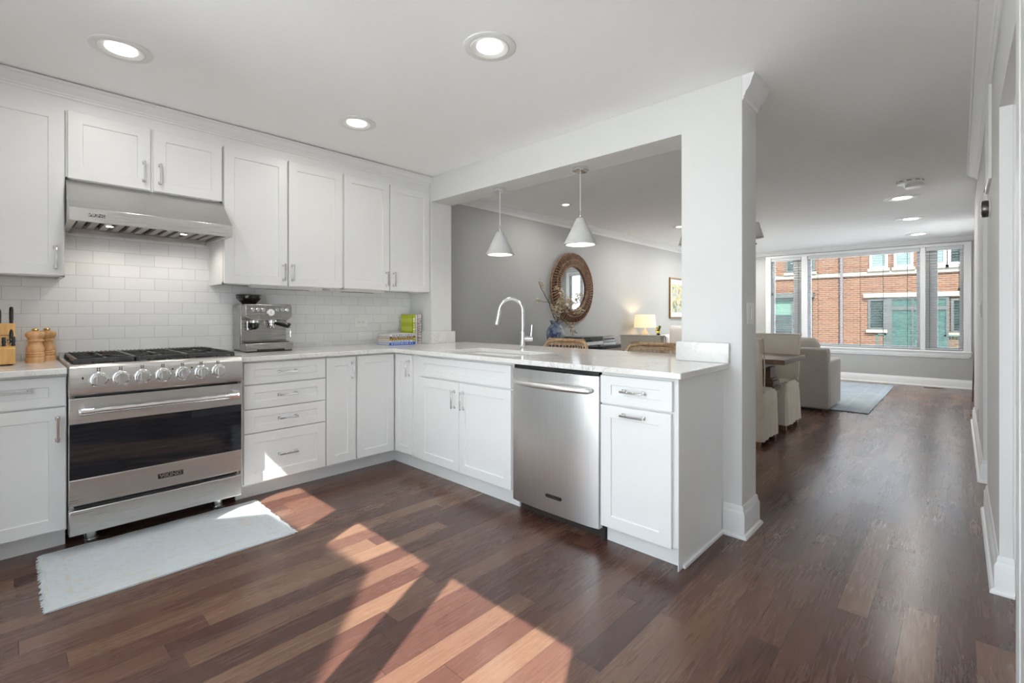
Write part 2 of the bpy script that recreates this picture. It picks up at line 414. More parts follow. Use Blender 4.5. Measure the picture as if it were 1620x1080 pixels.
# ------------------------------------------------------------------ mesh builder
class MB:
    def __init__(s):
        s.v = []; s.f = []; s.mi = []
    def add(s, verts, faces, m=0):
        o = len(s.v)
        s.v.extend([tuple(p) for p in verts])
        for f in faces:
            s.f.append(tuple(i + o for i in f)); s.mi.append(m)
        return s
    def box(s, x0, x1, y0, y1, z0, z1, m=0):
        v = [(x, y, z) for z in (z0, z1) for y in (y0, y1) for x in (x0, x1)]
        return s.add(v, [(0, 2, 3, 1), (4, 5, 7, 6), (0, 1, 5, 4), (2, 6, 7, 3), (0, 4, 6, 2), (1, 3, 7, 5)], m)
    def obox(s, c, sx, sy, sz, mat3, m=0):
        """box of full size sx,sy,sz about c turned by a 3x3 matrix"""
        v = [Vector(c) + mat3 @ Vector((x * sx / 2, y * sy / 2, z * sz / 2)) for z in (-1, 1) for y in (-1, 1) for x in (-1, 1)]
        return s.add(v, [(0, 2, 3, 1), (4, 5, 7, 6), (0, 1, 5, 4), (2, 6, 7, 3), (0, 4, 6, 2), (1, 3, 7, 5)], m)
    def prism(s, poly, plane, a, b, m=0):
        n = len(poly)
        def P(p, t):
            return {'xy': (p[0], p[1], t), 'xz': (p[0], t, p[1]), 'yz': (t, p[0], p[1])}[plane]
        v = [P(p, a) for p in poly] + [P(p, b) for p in poly]
        f = [tuple(range(n)), tuple(range(2 * n - 1, n - 1, -1))] + [(i, (i + 1) % n, n + (i + 1) % n, n + i) for i in range(n)]
        return s.add(v, f, m)
    def ring_loft(s, rings, m=0, cap0=True, cap1=True):
        n = len(rings[0]); v = [p for r in rings for p in r]; f = []
        for k in range(len(rings) - 1):
            for i in range(n):
                j = (i + 1) % n
                f.append((k * n + i, k * n + j, (k + 1) * n + j, (k + 1) * n + i))
        if cap0: f.append(tuple(range(n - 1, -1, -1)))
        if cap1: f.append(tuple((len(rings) - 1) * n + i for i in range(n)))
        return s.add(v, f, m)
    def lathe(s, prof, c=(0, 0, 0), axis='z', seg=32, m=0, closed=False):
        """prof: (radius, height) pairs along the axis; open ends are capped unless closed (a ring-shaped section)"""
        rings = []
        for r, h in prof:
            ring = []
            for i in range(seg):
                a = 2 * PI * i / seg
                x, y = r * math.cos(a), r * math.sin(a)
                p = {'z': (x, y, h), 'y': (x, h, y), 'x': (h, x, y)}[axis]
                ring.append((p[0] + c[0], p[1] + c[1], p[2] + c[2]))
            rings.append(ring)
        if closed:
            rings.append(rings[0])
            return s.ring_loft(rings, m, False, False)
        return s.ring_loft(rings, m)
    def cyl(s, c, r, h, axis='z', seg=20, m=0, r2=None):
        return s.lathe([(r, 0), (r if r2 is None else r2, h)], c, axis, seg, m)
    def tube(s, pts, r, seg=8, m=0, closed=False):
        pts = [Vector(p) for p in pts]; n = len(pts)
        rr = r if isinstance(r, (list, tuple)) else [r] * n
        rings = []; up = None
        for i, p in enumerate(pts):
            if closed: t = (pts[(i + 1) % n] - pts[i - 1]).normalized()
            else: t = (pts[min(i + 1, n - 1)] - pts[max(i - 1, 0)]).normalized()
            if up is None:
                up = Vector((0, 0, 1)) if abs(t.z) < .9 else Vector((1, 0, 0))
            a = t.cross(up)
            if a.length < 1e-5: a = t.orthogonal()
            a.normalize(); b = a.cross(t).normalized(); up = b
            rings.append([p + a * (rr[i] * math.cos(2 * PI * k / seg)) + b * (rr[i] * math.sin(2 * PI * k / seg)) for k in range(seg)])
        if closed:
            rings.append(rings[0])
            return s.ring_loft(rings, m, False, False)
        return s.ring_loft(rings, m)
    def ball(s, c, r, seg=8, rings=5, m=0, sc3=(1, 1, 1)):
        prof = []
        for k in range(rings + 1):
            a = -PI / 2 + PI * k / rings
            prof.append((max(1e-4, r * math.cos(a)), r * math.sin(a)))
        o = len(s.v)
        s.lathe(prof, (0, 0, 0), 'z', seg, m)
        for i in range(o, len(s.v)):
            p = s.v[i]; s.v[i] = (p[0] * sc3[0] + c[0], p[1] * sc3[1] + c[1], p[2] * sc3[2] + c[2])
        return s
    def slab(s, us, vs, inside, w0, w1, plane='xy', m=0):
        """plate with holes on a grid: cells (ui,vi) for which inside(uc, vc)"""
        us = sorted(set(us)); vs = sorted(set(vs))
        nu, nv = len(us), len(vs)
        C = {(i, j) for i in range(nu - 1) for j in range(nv - 1) if inside((us[i] + us[i + 1]) / 2, (vs[j] + vs[j + 1]) / 2)}
        def P(i, j, w):
            u, v = us[i], vs[j]
            return {'xy': (u, v, w), 'xz': (u, w, v), 'yz': (w, u, v)}[plane]
        idx = {}; V = []; F = []
        def vid(i, j, k):
            if (i, j, k) not in idx:
                idx[(i, j, k)] = len(V); V.append(P(i, j, (w0, w1)[k]))
            return idx[(i, j, k)]
        for (i, j) in C:
            q = [(i, j), (i + 1, j), (i + 1, j + 1), (i, j + 1)]
            F.append(tuple(vid(a, b, 0) for a, b in reversed(q))); F.append(tuple(vid(a, b, 1) for a, b in q))
            for (di, dj), (a, b) in (((0, -1), (0, 1)), ((1, 0), (1, 2)), ((0, 1), (2, 3)), ((-1, 0), (3, 0))):
                if (i + di, j + dj) not in C:
                    F.append((vid(*q[a], 0), vid(*q[b], 0), vid(*q[b], 1), vid(*q[a], 1)))
        return s.add(V, F, m)
    def text(s, body, size, depth, place, m=0, bold=0.0, sx=1.0):
        """raised letters; place maps (x, y, z) of the text (baseline centred, z out of the face) to a point"""
        cu = bpy.data.curves.new('t', 'FONT')
        cu.body = body; cu.size = size; cu.extrude = depth; cu.align_x = 'CENTER'; cu.align_y = 'CENTER'; cu.offset = bold; cu.resolution_u = 3
        o = bpy.data.objects.new('t', cu); COL.objects.link(o)
        bpy.context.view_layer.update()
        me = bpy.data.meshes.new_from_object(o.evaluated_get(bpy.context.evaluated_depsgraph_get()))
        s.add([place(p.co.x * sx, p.co.y, p.co.z) for p in me.vertices], [tuple(p.vertices) for p in me.polygons], m)
        bpy.data.objects.remove(o); bpy.data.meshes.remove(me); bpy.data.curves.remove(cu)
        return s
    def build(s, name, mats, parent=None, bevel=0, seg=2, loc=(0, 0, 0), rotz=0, sharp=35, subsurf=0, fix=True):
        me = bpy.data.meshes.new(name)
        me.from_pydata(s.v, [], s.f)
        mats = mats if isinstance(mats, (list, tuple)) else [mats]
        for k in mats: me.materials.append(M[k] if isinstance(k, str) else k)
        for p, i in zip(me.polygons, s.mi): p.material_index = i
        if fix:
            bm = bmesh.new(); bm.from_mesh(me)
            bmesh.ops.recalc_face_normals(bm, faces=bm.faces)
            bm.to_mesh(me); bm.free()
        me.polygons.foreach_set('use_smooth', [True] * len(me.polygons))
        me.set_sharp_from_angle(angle=math.radians(sharp))
        o = bpy.data.objects.new(name, me)
        COL.objects.link(o)
        o.location = loc; o.rotation_euler = (0, 0, rotz)
        if parent: o.parent = parent
        if bevel:
            b = o.modifiers.new('bevel', 'BEVEL'); b.width = bevel; b.segments = seg; b.limit_method = 'ANGLE'; b.angle_limit = math.radians(40)
            b.harden_normals = False
        if subsurf:
            b = o.modifiers.new('sub', 'SUBSURF'); b.levels = subsurf; b.render_levels = subsurf
        return o

def tag(o, label, cat, group=None, kind=None):
    o['label'] = label; o['category'] = cat
    if group: o['group'] = group
    if kind: o['kind'] = kind
    return o

def thing(name, label, cat, loc=(0, 0, 0), rotz=0, group=None):
    o = bpy.data.objects.new(name, None); COL.objects.link(o)
    o.location = loc; o.rotation_euler = (0, 0, rotz); o.empty_display_size = .1
    return tag(o, label, cat, group)

def dup(root, loc, rotz=None, label=None, group=None):
    def cp(o, parent):
        c = o.copy(); COL.objects.link(c); c.parent = parent
        for ch in kids.get(o.name, []): cp(ch, c)
        return c
    kids = {}
    for o in list(sc.objects):
        if o.parent: kids.setdefault(o.parent.name, []).append(o)
    r = cp(root, None)
    r.location = loc
    if rotz is not None: r.rotation_euler = (0, 0, rotz)
    if label: r['label'] = label
    if group: r['group'] = group
    return r

def S(o, label, cat):
    return tag(o, label, cat, None, 'structure')

def lamp(parent, kind, loc, energy, col=(1, .93, .82), size=.1, spot=None, rot=None, name='lamp_light'):
    d = bpy.data.lights.new(name, kind); d.energy = energy; d.color = col
    if kind == 'AREA': d.shape = 'DISK'; d.size = size
    elif kind in ('POINT', 'SPOT'): d.shadow_soft_size = size
    if spot: d.spot_size = spot; d.spot_blend = .6
    o = bpy.data.objects.new(name, d); COL.objects.link(o)
    o.parent = parent; o.location = loc
    if rot: o.rotation_euler = rot
    return o

# ------------------------------------------------------------------ the setting
CEIL = 2.437
WY = 3.86          # stove wall and living-room left wall
RW = -.124         # right wall face
BW = -.45          # rear window wall, inner face
FX = 10.45         # far window wall
PX0, PX1 = 2.652, 2.885      # partition

o = MB().slab([-.9, 10.6], [-2.4, 4.0], lambda u, v: True, -.1, 0).build('floor', 'floor')
S(o, 'dark cherry plank floor running from the kitchen to the far window', 'floor')
o = MB().slab([-.55, 10.6], [-2.4, 4.0], lambda u, v: True, CEIL, CEIL + .1).build('ceiling', 'ceiling')
S(o, 'flat white ceiling over kitchen and living room', 'ceiling')
o = MB().box(-.9, PX0 + .1, WY, WY + .12, 0, CEIL).build('wall_left', 'wall')
S(o, 'kitchen wall behind the stove and cabinets', 'wall')
o = MB().box(PX0 + .1, FX + .12, WY, WY + .12, 0, CEIL).build('wall_living', 'greywall')
S(o, 'grey living room wall carrying the round mirror', 'wall')
o = MB().slab([-.27, .2, .98, PX0], [.88, 1.385, 1.93], lambda u, v: v < 1.385 or .2 < u < .98, WY - .008, WY, 'xz').build('wall_tile', 'tile')
S(o, 'glossy white subway tile backsplash behind the stove', 'backsplash')
# partition with pass-through opening and end pillar
o = MB().slab([.832, 1.161, 3.512, WY], [0, .883, 2.212, CEIL], lambda u, v: u < 1.161 or u > 3.512 or v < .883 or v > 2.212, PX0, PX1, 'yz').build('wall_partition', 'wall', bevel=.002, seg=1)
S(o, 'pale grey partition with pass-through opening, header beam and end pillar', 'wall')
# far window wall
WY0, WY1, WZ0, WZ1 = -.055, 2.735, .60, 2.30
o = MB().slab([-.4, WY0, WY1, WY], [0, WZ0, WZ1, CEIL], lambda u, v: not (WY0 < u < WY1 and WZ0 < v < WZ1), FX, FX + .14, 'yz').build('wall_far', 'greywall')
S(o, 'grey wall around the wide window at the far end', 'wall')
# right wall pieces: doorway X 2.0-2.87, doorway X 4.02-4.69, recess past 7.35
def rw(u, v):
    if u < 1.45: return False
    if 2.0 < u < 2.87: return v > 2.05
    if 4.02 < u < 4.69: return v > 2.03
    return True
o = MB().slab([1.45, 2.0, 2.87, 4.02, 4.69, 7.35], [0, 2.03, 2.05, CEIL], rw, RW - .04, RW, 'xz').build('wall_right', 'wall')
S(o, 'pale right-hand wall with two doorways', 'wall')
o = MB().box(7.35, 7.39, -.42, RW - .04, 0, CEIL).slab([7.39, 8.5, 9.8, FX], [0, .12, 2.3, CEIL], lambda u, v: not (8.5 < u < 9.8 and .12 < v < 2.3), -.44, -.40, 'xz').build('wall_recess', 'greywall')
S(o, 'grey recessed wall behind the tall dark-framed mirror', 'wall')
o = MB().box(4.69, 4.73, -.6, RW - .04, 0, CEIL).build('wall_doorway', 'beige')
S(o, 'beige wall return seen through the further doorway', 'wall')
# dim hall behind the right wall
o = MB().box(-.9, 7.4, -2.3, -2.2, 0, CEIL).box(7.3, 7.4, -2.2, -.44, 0, CEIL).build('wall_hall', 'wall')
S(o, 'hall wall behind the right-hand doorways', 'wall')
# rear wall with three tall windows
RWIN = [(.0145, .7405), (.8365, 1.5745), (1.7635, 2.4635), (-1.75, -1.15)]  # last entry: unseen hall window, added so the hall side gets daylight
RZ0, RZ1 = .10, 2.391
ys = [-2.3, WY] + [t for w in RWIN for t in w]
o = MB().slab(ys, [0, RZ0, RZ1, CEIL], lambda u, v: not (RZ0 < v < RZ1 and any(a < u < b for a, b in RWIN)), BW - .1, BW, 'yz').build('wall_back', 'wall')
S(o, 'kitchen wall with three tall windows behind the viewpoint', 'wall')
for i, (a, b) in enumerate(RWIN):
    w = thing('window_%d' % (i + 2), ['tall rear window nearest the right wall', 'middle tall rear window', 'tall rear window nearest the stove wall', 'unseen tall window added to bring daylight into the side hall'][i], 'window', (BW - .08, (a + b) / 2, RZ0))
    w['kind'] = 'structure'
    h = (b - a) / 2
    MB().slab([-h, -h + .02, h - .02, h], [0, .03, RZ1 - RZ0 - .015, RZ1 - RZ0], lambda u, v: abs(u) > h - .02 or v < .03 or v > RZ1 - RZ0 - .015, -.02, .02, 'yz').build('window_frame', 'trimwhite', w)
    MB().box(-.003, .003, -h, h, 0, RZ1 - RZ0).build('pane', 'glass', w)
w = thing('window_6', 'unseen side window added in the recess to light the living room', 'window', (9.15, -.42, .12))  # added out of view to brighten living room walls and ceiling
w['kind'] = 'structure'
MB().slab([-.65, -.61, -.02, .02, .61, .65], [0, .04, 2.14, 2.18], lambda u, v: abs(u) > .61 or abs(u) < .02 or v < .04 or v > 2.14, -.02, .02, 'xz').build('window_frame', 'trimwhite', w)
MB().box(-.65, .65, -.003, .003, 0, 2.18).build('pane', 'glass', w)
# unseen blocker, added and shaped to cut the notch into the floor sunlight
o = MB().prism([(1.006, 0), (1.006, 5.34), (.675, 5.709), (-.348, 5.80), (-.60, 5.2175), (-.60, 0)], 'yz', -4.7, -3.5).build('sun_blocker', 'limestone')
S(o, 'unseen sun blocker outside the rear windows, standing in for a neighbouring building', 'building')
o = MB().box(-30, -.9, -25, 25, -.3, -.02).box(10.6, 40, -25, 25, -.6, -.45).box(-.9, 10.6, -25, -2.4, -.3, -.1).build('ground', 'paving')
S(o, 'pavement outside the house', 'ground')

o = MB().box(2.878, 2.95, -.34, RW - .04, 0, 2.05).box(1.98, 2.9, -.34, RW - .04, 2.05, 2.12).build('door_1', 'trimwhite')
S(o, 'white jamb lining of the near right-hand doorway', 'door frame')
o = MB().box(1.90, 2.0, RW, RW + .004, 0, 2.12).build('trim_7', 'trimwhite', bevel=.001, seg=1)
S(o, 'white casing on the near side of the right-hand doorway', 'moulding')
# ---- mouldings
def sweep(profile, p0, p1, out, m='trimwhite', name='trim_1', label='', cat='moulding', mb=None):
    """profile: (out, z) points; swept in a straight line from p0 to p1 (2D) with out as outward unit vector"""
    b = mb or MB()
    r0 = [(p0[0] + out[0] * a, p0[1] + out[1] * a, z) for a, z in profile]
    r1 = [(p1[0] + out[0] * a, p1[1] + out[1] * a, z) for a, z in profile]
    b.ring_loft([r0, r1])
    if mb: return b
    return S(b.build(name, m, sharp=25), label, cat)

def sweep_path(profile, pts, m, name, label, cat):
    """profile swept along a 2D polyline with mitred corners; outward is to the right of travel"""
    rings = []; n = len(pts)
    nv = []
    for i in range(n - 1):
        dx, dy = pts[i + 1][0] - pts[i][0], pts[i + 1][1] - pts[i][1]; L = math.hypot(dx, dy)
        nv.append((dy / L, -dx / L))
    for i, p in enumerate(pts):
        a = nv[max(i - 1, 0)]; b = nv[min(i, n - 2)]
        k = 1 + a[0] * b[0] + a[1] * b[1]
        o = ((a[0] + b[0]) / k, (a[1] + b[1]) / k)
        rings.append([(p[0] + o[0] * q, p[1] + o[1] * q, z) for q, z in profile])
    return S(MB().ring_loft(rings).build(name, m, sharp=25), label, cat)

def crown_prof(h, d, top=CEIL):
    pts = [(0, top), (d, top), (d, top - .012), (d * .93, top - .016), (d * .86, top - h * .22), (d * .72, top - h * .42), (d * .50, top - h * .58), (d * .30, top - h * .68), (d * .26, top - h * .74), (d * .26, top - h * .80), (d * .16, top - h * .84), (d * .13, top - h * .95), (d * .06, top - h), (0, top - h)]
    return pts

def base_prof(h=.155, t=.016, shoe=.014):
    return [(0, 0), (t + shoe, 0), (t + shoe, .008), (t + shoe * .6, .018), (t, .022), (t, h * .74), (t * .8, h * .80), (t * .55, h * .84), (t * .5, h * .93), (t * .3, h), (0, h)]

sweep(crown_prof(.075, .056, CEIL - .007), (-.9, 3.552), (PX0, 3.552), (0, -1), name='trim_1', label='white crown moulding above the kitchen wall cabinets')
o = MB().box(-.9, PX0, 3.552, WY, 2.29, CEIL - .007).build('trim_2', 'white')
S(o, 'white fascia board between wall cabinets and crown', 'moulding')
sweep(crown_prof(.085, .09), (PX1, WY), (FX, WY), (0, -1), name='trim_3', label='white crown moulding along the grey living room wall')
sweep(crown_prof(.075, .08), (FX, -.4), (FX, WY), (-1, 0), name='trim_4', label='white crown moulding above the far window')
sweep(crown_prof(.07, .075), (1.45, RW), (5.87, RW), (0, 1), name='trim_5', label='white crown moulding along the right-hand wall, cut off short')
# short crown block on the end of the pillar
mb = MB()
pr = crown_prof(.13, .058)
r0 = [(PX0 - a * 0, .832 - a, z) for a, z in pr]
r1 = [(PX1 + a, .832 - a, z) for a, z in pr]
mb.ring_loft([r0, r1])
S(mb.build('trim_6', 'trimwhite', sharp=25), 'short white crown piece at the top of the pillar', 'moulding')
# baseboards
sweep_path(base_prof(), [(4.02, RW), (2.87, RW), (2.87, RW - .045)], 'trimwhite', 'baseboard_right', 'white baseboard between the two right-hand doorways', 'baseboard')
sweep_path(base_prof(), [(7.35, RW), (4.69, RW), (4.69, -.3)], 'trimwhite', 'baseboard_right', 'white baseboard beyond the further doorway', 'baseboard')
sweep(base_prof(.14), (FX, -.4), (FX, WY), (-1, 0), name='baseboard_far', label='white baseboard beneath the far window', cat='baseboard')
sweep_path(base_prof(.165), [(PX0, .926), (PX0, .832), (PX1, .832), (PX1, 3.5)], 'trimwhite', 'baseboard_pillar', 'white baseboard wrapping the pillar', 'baseboard')

# ------------------------------------------------------------------ cabinetry helpers
def shaker(mb, x0, x1, z0, z1, y=-.02, t=.02, fw=.06, rec=.007, m=0):
    """framed door or drawer front, face at y looking along -y, back at y+t"""
    fwz = min(fw, (z1 - z0) * .32)
    a = [(x0, z0), (x1, z0), (x1, z1), (x0, z1)]
    b = [(x0 + fw, z0 + fwz), (x1 - fw, z0 + fwz), (x1 - fw, z1 - fwz), (x0 + fw, z1 - fwz)]
    c = [(x0 + fw + .003, z0 + fwz + .003), (x1 - fw - .003, z0 + fwz + .003), (x1 - fw - .003, z1 - fwz - .003), (x0 + fw + .003, z1 - fwz - .003)]
    e = .0015
    a2 = [(x0 + e, z0 + e), (x1 - e, z0 + e), (x1 - e, z1 - e), (x0 + e, z1 - e)]
    V = [(p[0], y + t, p[1]) for p in a] + [(p[0], y + e, p[1]) for p in a] + [(p[0], y, p[1]) for p in a2] + [(p[0], y, p[1]) for p in b] + [(p[0], y + rec, p[1]) for p in c]
    F = [(3, 2, 1, 0), (16, 17, 18, 19)]
    for k in range(4):
        for i in range(4):
            j = (i + 1) % 4
            F.append((4 * k + i, 4 * k + j, 4 * k + 4 + j, 4 * k + 4 + i))
    return mb.add(V, F, m)

def pull(x, z, vertical, y=-.02, L=.122):
    """square-post bar handle standing off the face at y"""
    mb = MB(); h = L / 2
    for s in (-1, 1):
        cx, cz = (x, z + s * (h - .008)) if vertical else (x + s * (h - .008), z)
        mb.box(cx - .0095, cx + .0095, y - .005, y, cz - .0095, cz + .0095)
        mb.box(cx - .006, cx + .006, y - .034, y - .004, cz - .006, cz + .006)
    if vertical: mb.box(x - .0055, x + .0055, y - .036, y - .027, z - h, z + h)
    else: mb.box(x - h, x + h, y - .036, y - .027, z - .0055, z + .0055)
    return mb

def add_door(root, x0, x1, z0, z1, handle=None, name='door'):
    d = shaker(MB(), x0, x1, z0, z1).build(name, 'white', root, sharp=20)
    if handle: pull(*handle).build('handle', 'chrome', d, bevel=.0015, seg=1)
    return d

ROT = {'S': 0.0, 'P': -PI / 2}
YF, XF = 3.24, 2.095       # carcass fronts of the two base runs
KICK = .095
def base_loc(run, uc): return (uc, YF, 0) if run == 'S' else (XF, -uc, 0)

def base_cabinet(run, u0, u1, label, hollow=False):
    uc = (u0 + u1) / 2; h = (u1 - u0) / 2
    r = thing('base_cabinet', label, 'cabinet', base_loc(run, uc), ROT[run], 'white base cabinets')
    depth = .60 if run == 'S' else .545
    if hollow: MB().box(-h, h, 0, depth, .105, .685).box(-h, h, 0, .02, .685, .880).box(-h, -h + .02, .02, depth, .685, .88).box(h - .02, h, .02, depth, .685, .88).build('carcass', 'white', r)
    else: MB().box(-h, h, 0, depth, .105, .880).build('carcass', 'white', r)
    k = KICK if run == 'S' else .051
    MB().box(-h, h, k, k + .02, 0, .105).build('toe_kick', 'white', r)
    return r, uc

# -- stove wall base units
r, uc = base_cabinet('S', -.43, .197, 'white base cabinet with one drawer left of the stove')
d = lambda u: u - uc
add_door(r, d(-.40), d(.193), .725, .868, (d(.014), .808, False), 'drawer')
add_door(r, d(-.40), d(.193), .115, .717, (d(.163), .613, True))
r, uc = base_cabinet('S', .985, 1.520, 'white base cabinet with four stacked drawers right of the stove')
for z0, z1 in ((.738, .872), (.584, .730), (.434, .577), (.118, .427)):
    add_door(r, .997 - uc, 1.517 - uc, z0, z1, (1.258 - uc, (z0 + z1) / 2 + .002 if z1 < .5 and z1 - z0 < .2 else (z0 + z1) / 2, False), 'drawer')
r, uc = base_cabinet('S', 1.520, 1.752, 'narrow white base cabinet with one door beside the drawer stack')
add_door(r, 1.525 - uc, 1.745 - uc, .118, .872, (1.716 - uc, .772, True))
# -- corner unit: L shaped carcass, one door on each run
r = thing('base_cabinet', 'white corner base cabinet with two doors meeting at the inside corner', 'cabinet', (2.095, 3.24, 0), 0, 'white base cabinets')
MB().prism([(1.752 - 2.095, 0), (0, 0), (0, -.258), (.545, -.258), (.545, .60), (1.752 - 2.095, .60)], 'xy', .105, .88).build('carcass', 'white', r)
MB().prism([(1.752 - 2.095, KICK), (.051, KICK), (.051, -.258), (.071, -.258), (.071, KICK + .02), (1.752 - 2.095, KICK + .02)], 'xy', 0, .105).build('toe_kick', 'white', r)
dd = shaker(MB(), 1.758 - 2.095, 2.068 - 2.095, .118, .872, fw=.055).build('door', 'white', r, sharp=20)
mb = shaker(MB(), 0, .222, .118, .872, fw=.055)
dd = mb.build('door', 'white', r, loc=(0, -.026, 0), rotz=-PI / 2, sharp=20)
pull(.190, .772, True).build('handle', 'chrome', dd, bevel=.0015, seg=1)
# -- peninsula units (u = -Y)
r, uc = base_cabinet('P', -2.982, -1.956, 'white sink base cabinet with two doors under a false front', True)
shaker(MB(), -2.893 - uc, -1.966 - uc, .728, .868).build('drawer_front', 'white', r, sharp=20)
add_door(r, -2.893 - uc, -2.450 - uc, .114, .717, (-2.493 - uc, .602, True))
add_door(r, -2.446 - uc, -1.966 - uc, .114, .717, (-2.402 - uc, .602, True))
r, uc = base_cabinet('P', -1.338, -.935, 'white end base cabinet with drawer and pull-out door beside the dishwasher')
add_door(r, -1.334 - uc, -.953 - uc, .727, .867, (-1.147 - uc, .797, False), 'drawer')
add_door(r, -1.334 - uc, -.957 - uc, .100, .717, (-1.147 - uc, .680, False))
MB().box(.2015, .2065, -.0, .56, .0, .88).box(.2065, .2185, .045, .56, 0, .016).build('end_panel', 'trimwhite', r, bevel=.001, seg=1)
# under-counter strip over the dishwasher
# -- wall cabinets (door front Y 3.53)
def wall_cabinet(u0, u1, z0, label, doors, zt=2.292):
    uc = (u0 + u1) / 2; h = (u1 - u0) / 2
    r = thing('wall_cabinet', label, 'cabinet', (uc, 3.55, z0), 0, 'white wall cabinets')
    MB().box(-h, h, 0, .309, .012, zt - z0).box(-h, h, 0, .02, 0, .012).box(-h, -h + .016, 0, .309, 0, .012).box(h - .016, h, 0, .309, 0, .012).build('carcass', 'white', r)
    for x0, x1, hx in doors:
        add_door(r, x0 - uc, x1 - uc, .004, zt - z0 - .002, (hx - uc, .10 if z0 < 1.7 else .108, True))
    return r
wall_cabinet(-.45, .209, 1.382, 'tall white wall cabinet left of the range hood', [(-.40, .204, .170)])
wall_cabinet(.211, .968, 1.917, 'short white wall cabinet above the range hood', [(.219, .582, .551), (.598, .962, .628)])
wall_cabinet(.970, 1.806, 1.380, 'white double-door wall cabinet right of the range hood', [(.975, 1.380, 1.352), (1.390, 1.799, 1.415)])
wall_cabinet(1.807, 2.650, 1.380, 'white double-door wall cabinet next to the pass-through', [(1.816, 2.222, 2.192), (2.232, 2.644, 2.262)])
# under-cabinet lights
for x0, x1, lb in ((1.30, 1.60, 'slim under-cabinet light above the coffee machine'), (1.88, 2.16, 'slim under-cabinet light above the wall outlet')):
    r = thing('cabinet_light', lb, 'light', ((x0 + x1) / 2, 3.70, 1.366), 0, 'under-cabinet lights')
    h = (x1 - x0) / 2
    MB().box(-h - .12, h + .1, -.035, .035, 0, .026).build('housing', 'whiteplastic', r, bevel=.003)
    MB().box(-h, h, -.025, .025, -.003, .004).build('diffuser', 'darkpane', r)

# ------------------------------------------------------------------ countertops, sink, faucet
def ctop(u, v):
    if 2.15 < u < 2.56 and 2.02 < v < 2.75: return False
    if u < PX0: return (v > 3.19 and u > .972) or (u > 2.045 and v > .898)
    return 1.166 < v < 3.507
o = MB().slab([.972, 2.045, 2.15, 2.56, 2.644, PX0, 3.06], [.898, 1.166, 2.02, 2.75, 3.19, 3.507, 3.85], lambda u, v: ctop(u, v) and not (PX0 > u > 2.644 and v > 3.507), .884, .914)
o = o.build('countertop', 'quartz', bevel=.004)
tag(o, 'L-shaped white quartz countertop with grey veins over corner and peninsula', 'countertop')
o = MB().box(-.45, .196, 3.17, 3.85, .884, .914).build('countertop', 'quartz', bevel=.004)
tag(o, 'short white quartz countertop left of the stove', 'countertop')
o = MB().prism([(2.632, 3.80), (2.632, 3.487), (2.915, 3.487), (2.915, 3.506), (2.650, 3.506), (2.650, 3.80)], 'xy', .9145, 1.022).build('upstand', 'quartz', bevel=.002, seg=1)
tag(o, 'L-shaped quartz upstand at the corner beside the books', 'backsplash', 'quartz upstands')
o = MB().prism([(2.630, .893), (2.650, .893), (2.650, 1.1635), (2.915, 1.1635), (2.915, 1.185), (2.630, 1.185)], 'xy', .9145, 1.022).build('upstand', 'quartz', bevel=.002, seg=1)
tag(o, 'veined quartz upstand on the pillar at the counter end', 'backsplash', 'quartz upstands')
r = thing('kitchen_sink', 'white undermount sink set in the peninsula counter', 'sink', (2.355, 2.385, .70))
o = MB()
o.slab([-.215, -.20, .20, .215], [-.375, -.36, .36, .375], lambda u, v: True, 0, .012)
o.slab([-.222, -.203, .203, .222], [-.382, -.362, .362, .382], lambda u, v: not (abs(u) < .203 and abs(v) < .362), .012, .183)
o.build('basin', 'whiteplastic', r, bevel=.003)
MB().cyl((0, 0, .012), .04, .004).build('drain', 'chrome', r)

r = thing('faucet', 'chrome gooseneck pull-down faucet behind the sink', 'faucet', (2.665, 2.40, .914))
MB().cyl((0, 0, 0), .026, .012).cyl((0, 0, .012), .0215, .125, seg=24).build('base', 'chrome', r, bevel=.002, seg=1)
pts = [(0, 0, .13), (0, 0, .23), (0, 0, .29)]
R = .088
for k in range(1, 15):
    a = PI * k / 15
    pts.append((-.0 - R + R * math.cos(a), 0, .29 + R * 1.05 * math.sin(a)))
pts += [(-2 * R - .002, 0, .285)]
MB().tube(pts, .0128, 12).build('neck', 'chrome', r, sharp=60)
MB().tube([(-2 * R - .001, 0, .298), (-2 * R - .004, 0, .27), (-2 * R - .012, 0, .225), (-2 * R - .022, 0, .188)], [.0145, .0165, .0178, .0168], 14).build('spray_head', 'chrome', r, sharp=60)
h = MB().cyl((.012, 0, .082), .0195, .062, 'x', 24).build('valve', 'chrome', r, bevel=.001, seg=1)
MB().tube([(.063, 0, .098), (.066, 0, .14), (.070, 0, .185)], [.0048, .0042, .0036], 8).build('lever', 'chrome', h)
r.rotation_euler = (0, 0, math.radians(-44))

# ------------------------------------------------------------------ range cooker
r = thing('range_cooker', 'stainless steel gas range cooker with black oven window', 'stove', (.580, 3.145, 0))
HW = .381
MB().box(-HW + .003, HW - .003, .04, .695, .10, .900).box(-HW + .02, HW - .02, .02, .05, .22, .24, 1).build('body', ['steel', 'dark'], r)
for sx, sy in ((-.288, .145), (.29, .145), (-.288, .62), (.29, .62)):
    MB().cyl((sx, sy, .012), .028, .09, seg=20).cyl((sx, sy, 0), .033, .016, seg=20).build('leg', 'nickel', r)
MB().box(-HW, HW, -.002, .04, .091, .214).build('lower_panel', 'steel', r, bevel=.004)
od = MB().box(-HW, HW, 0, .04, .636, .763).box(-HW, HW, 0, .04, .236, .364).box(-HW, HW, .006, .04, .364, .636).build('oven_door', 'steel', r, bevel=.003)
mb = MB().box(-HW + .002, HW - .002, .0005, .006, .365, .635)
mb.build('window', 'ovenglass', od)
mb = MB()
mb.tube([(-.325, -.058, .702), (.325, -.058, .702)], .015, 16)
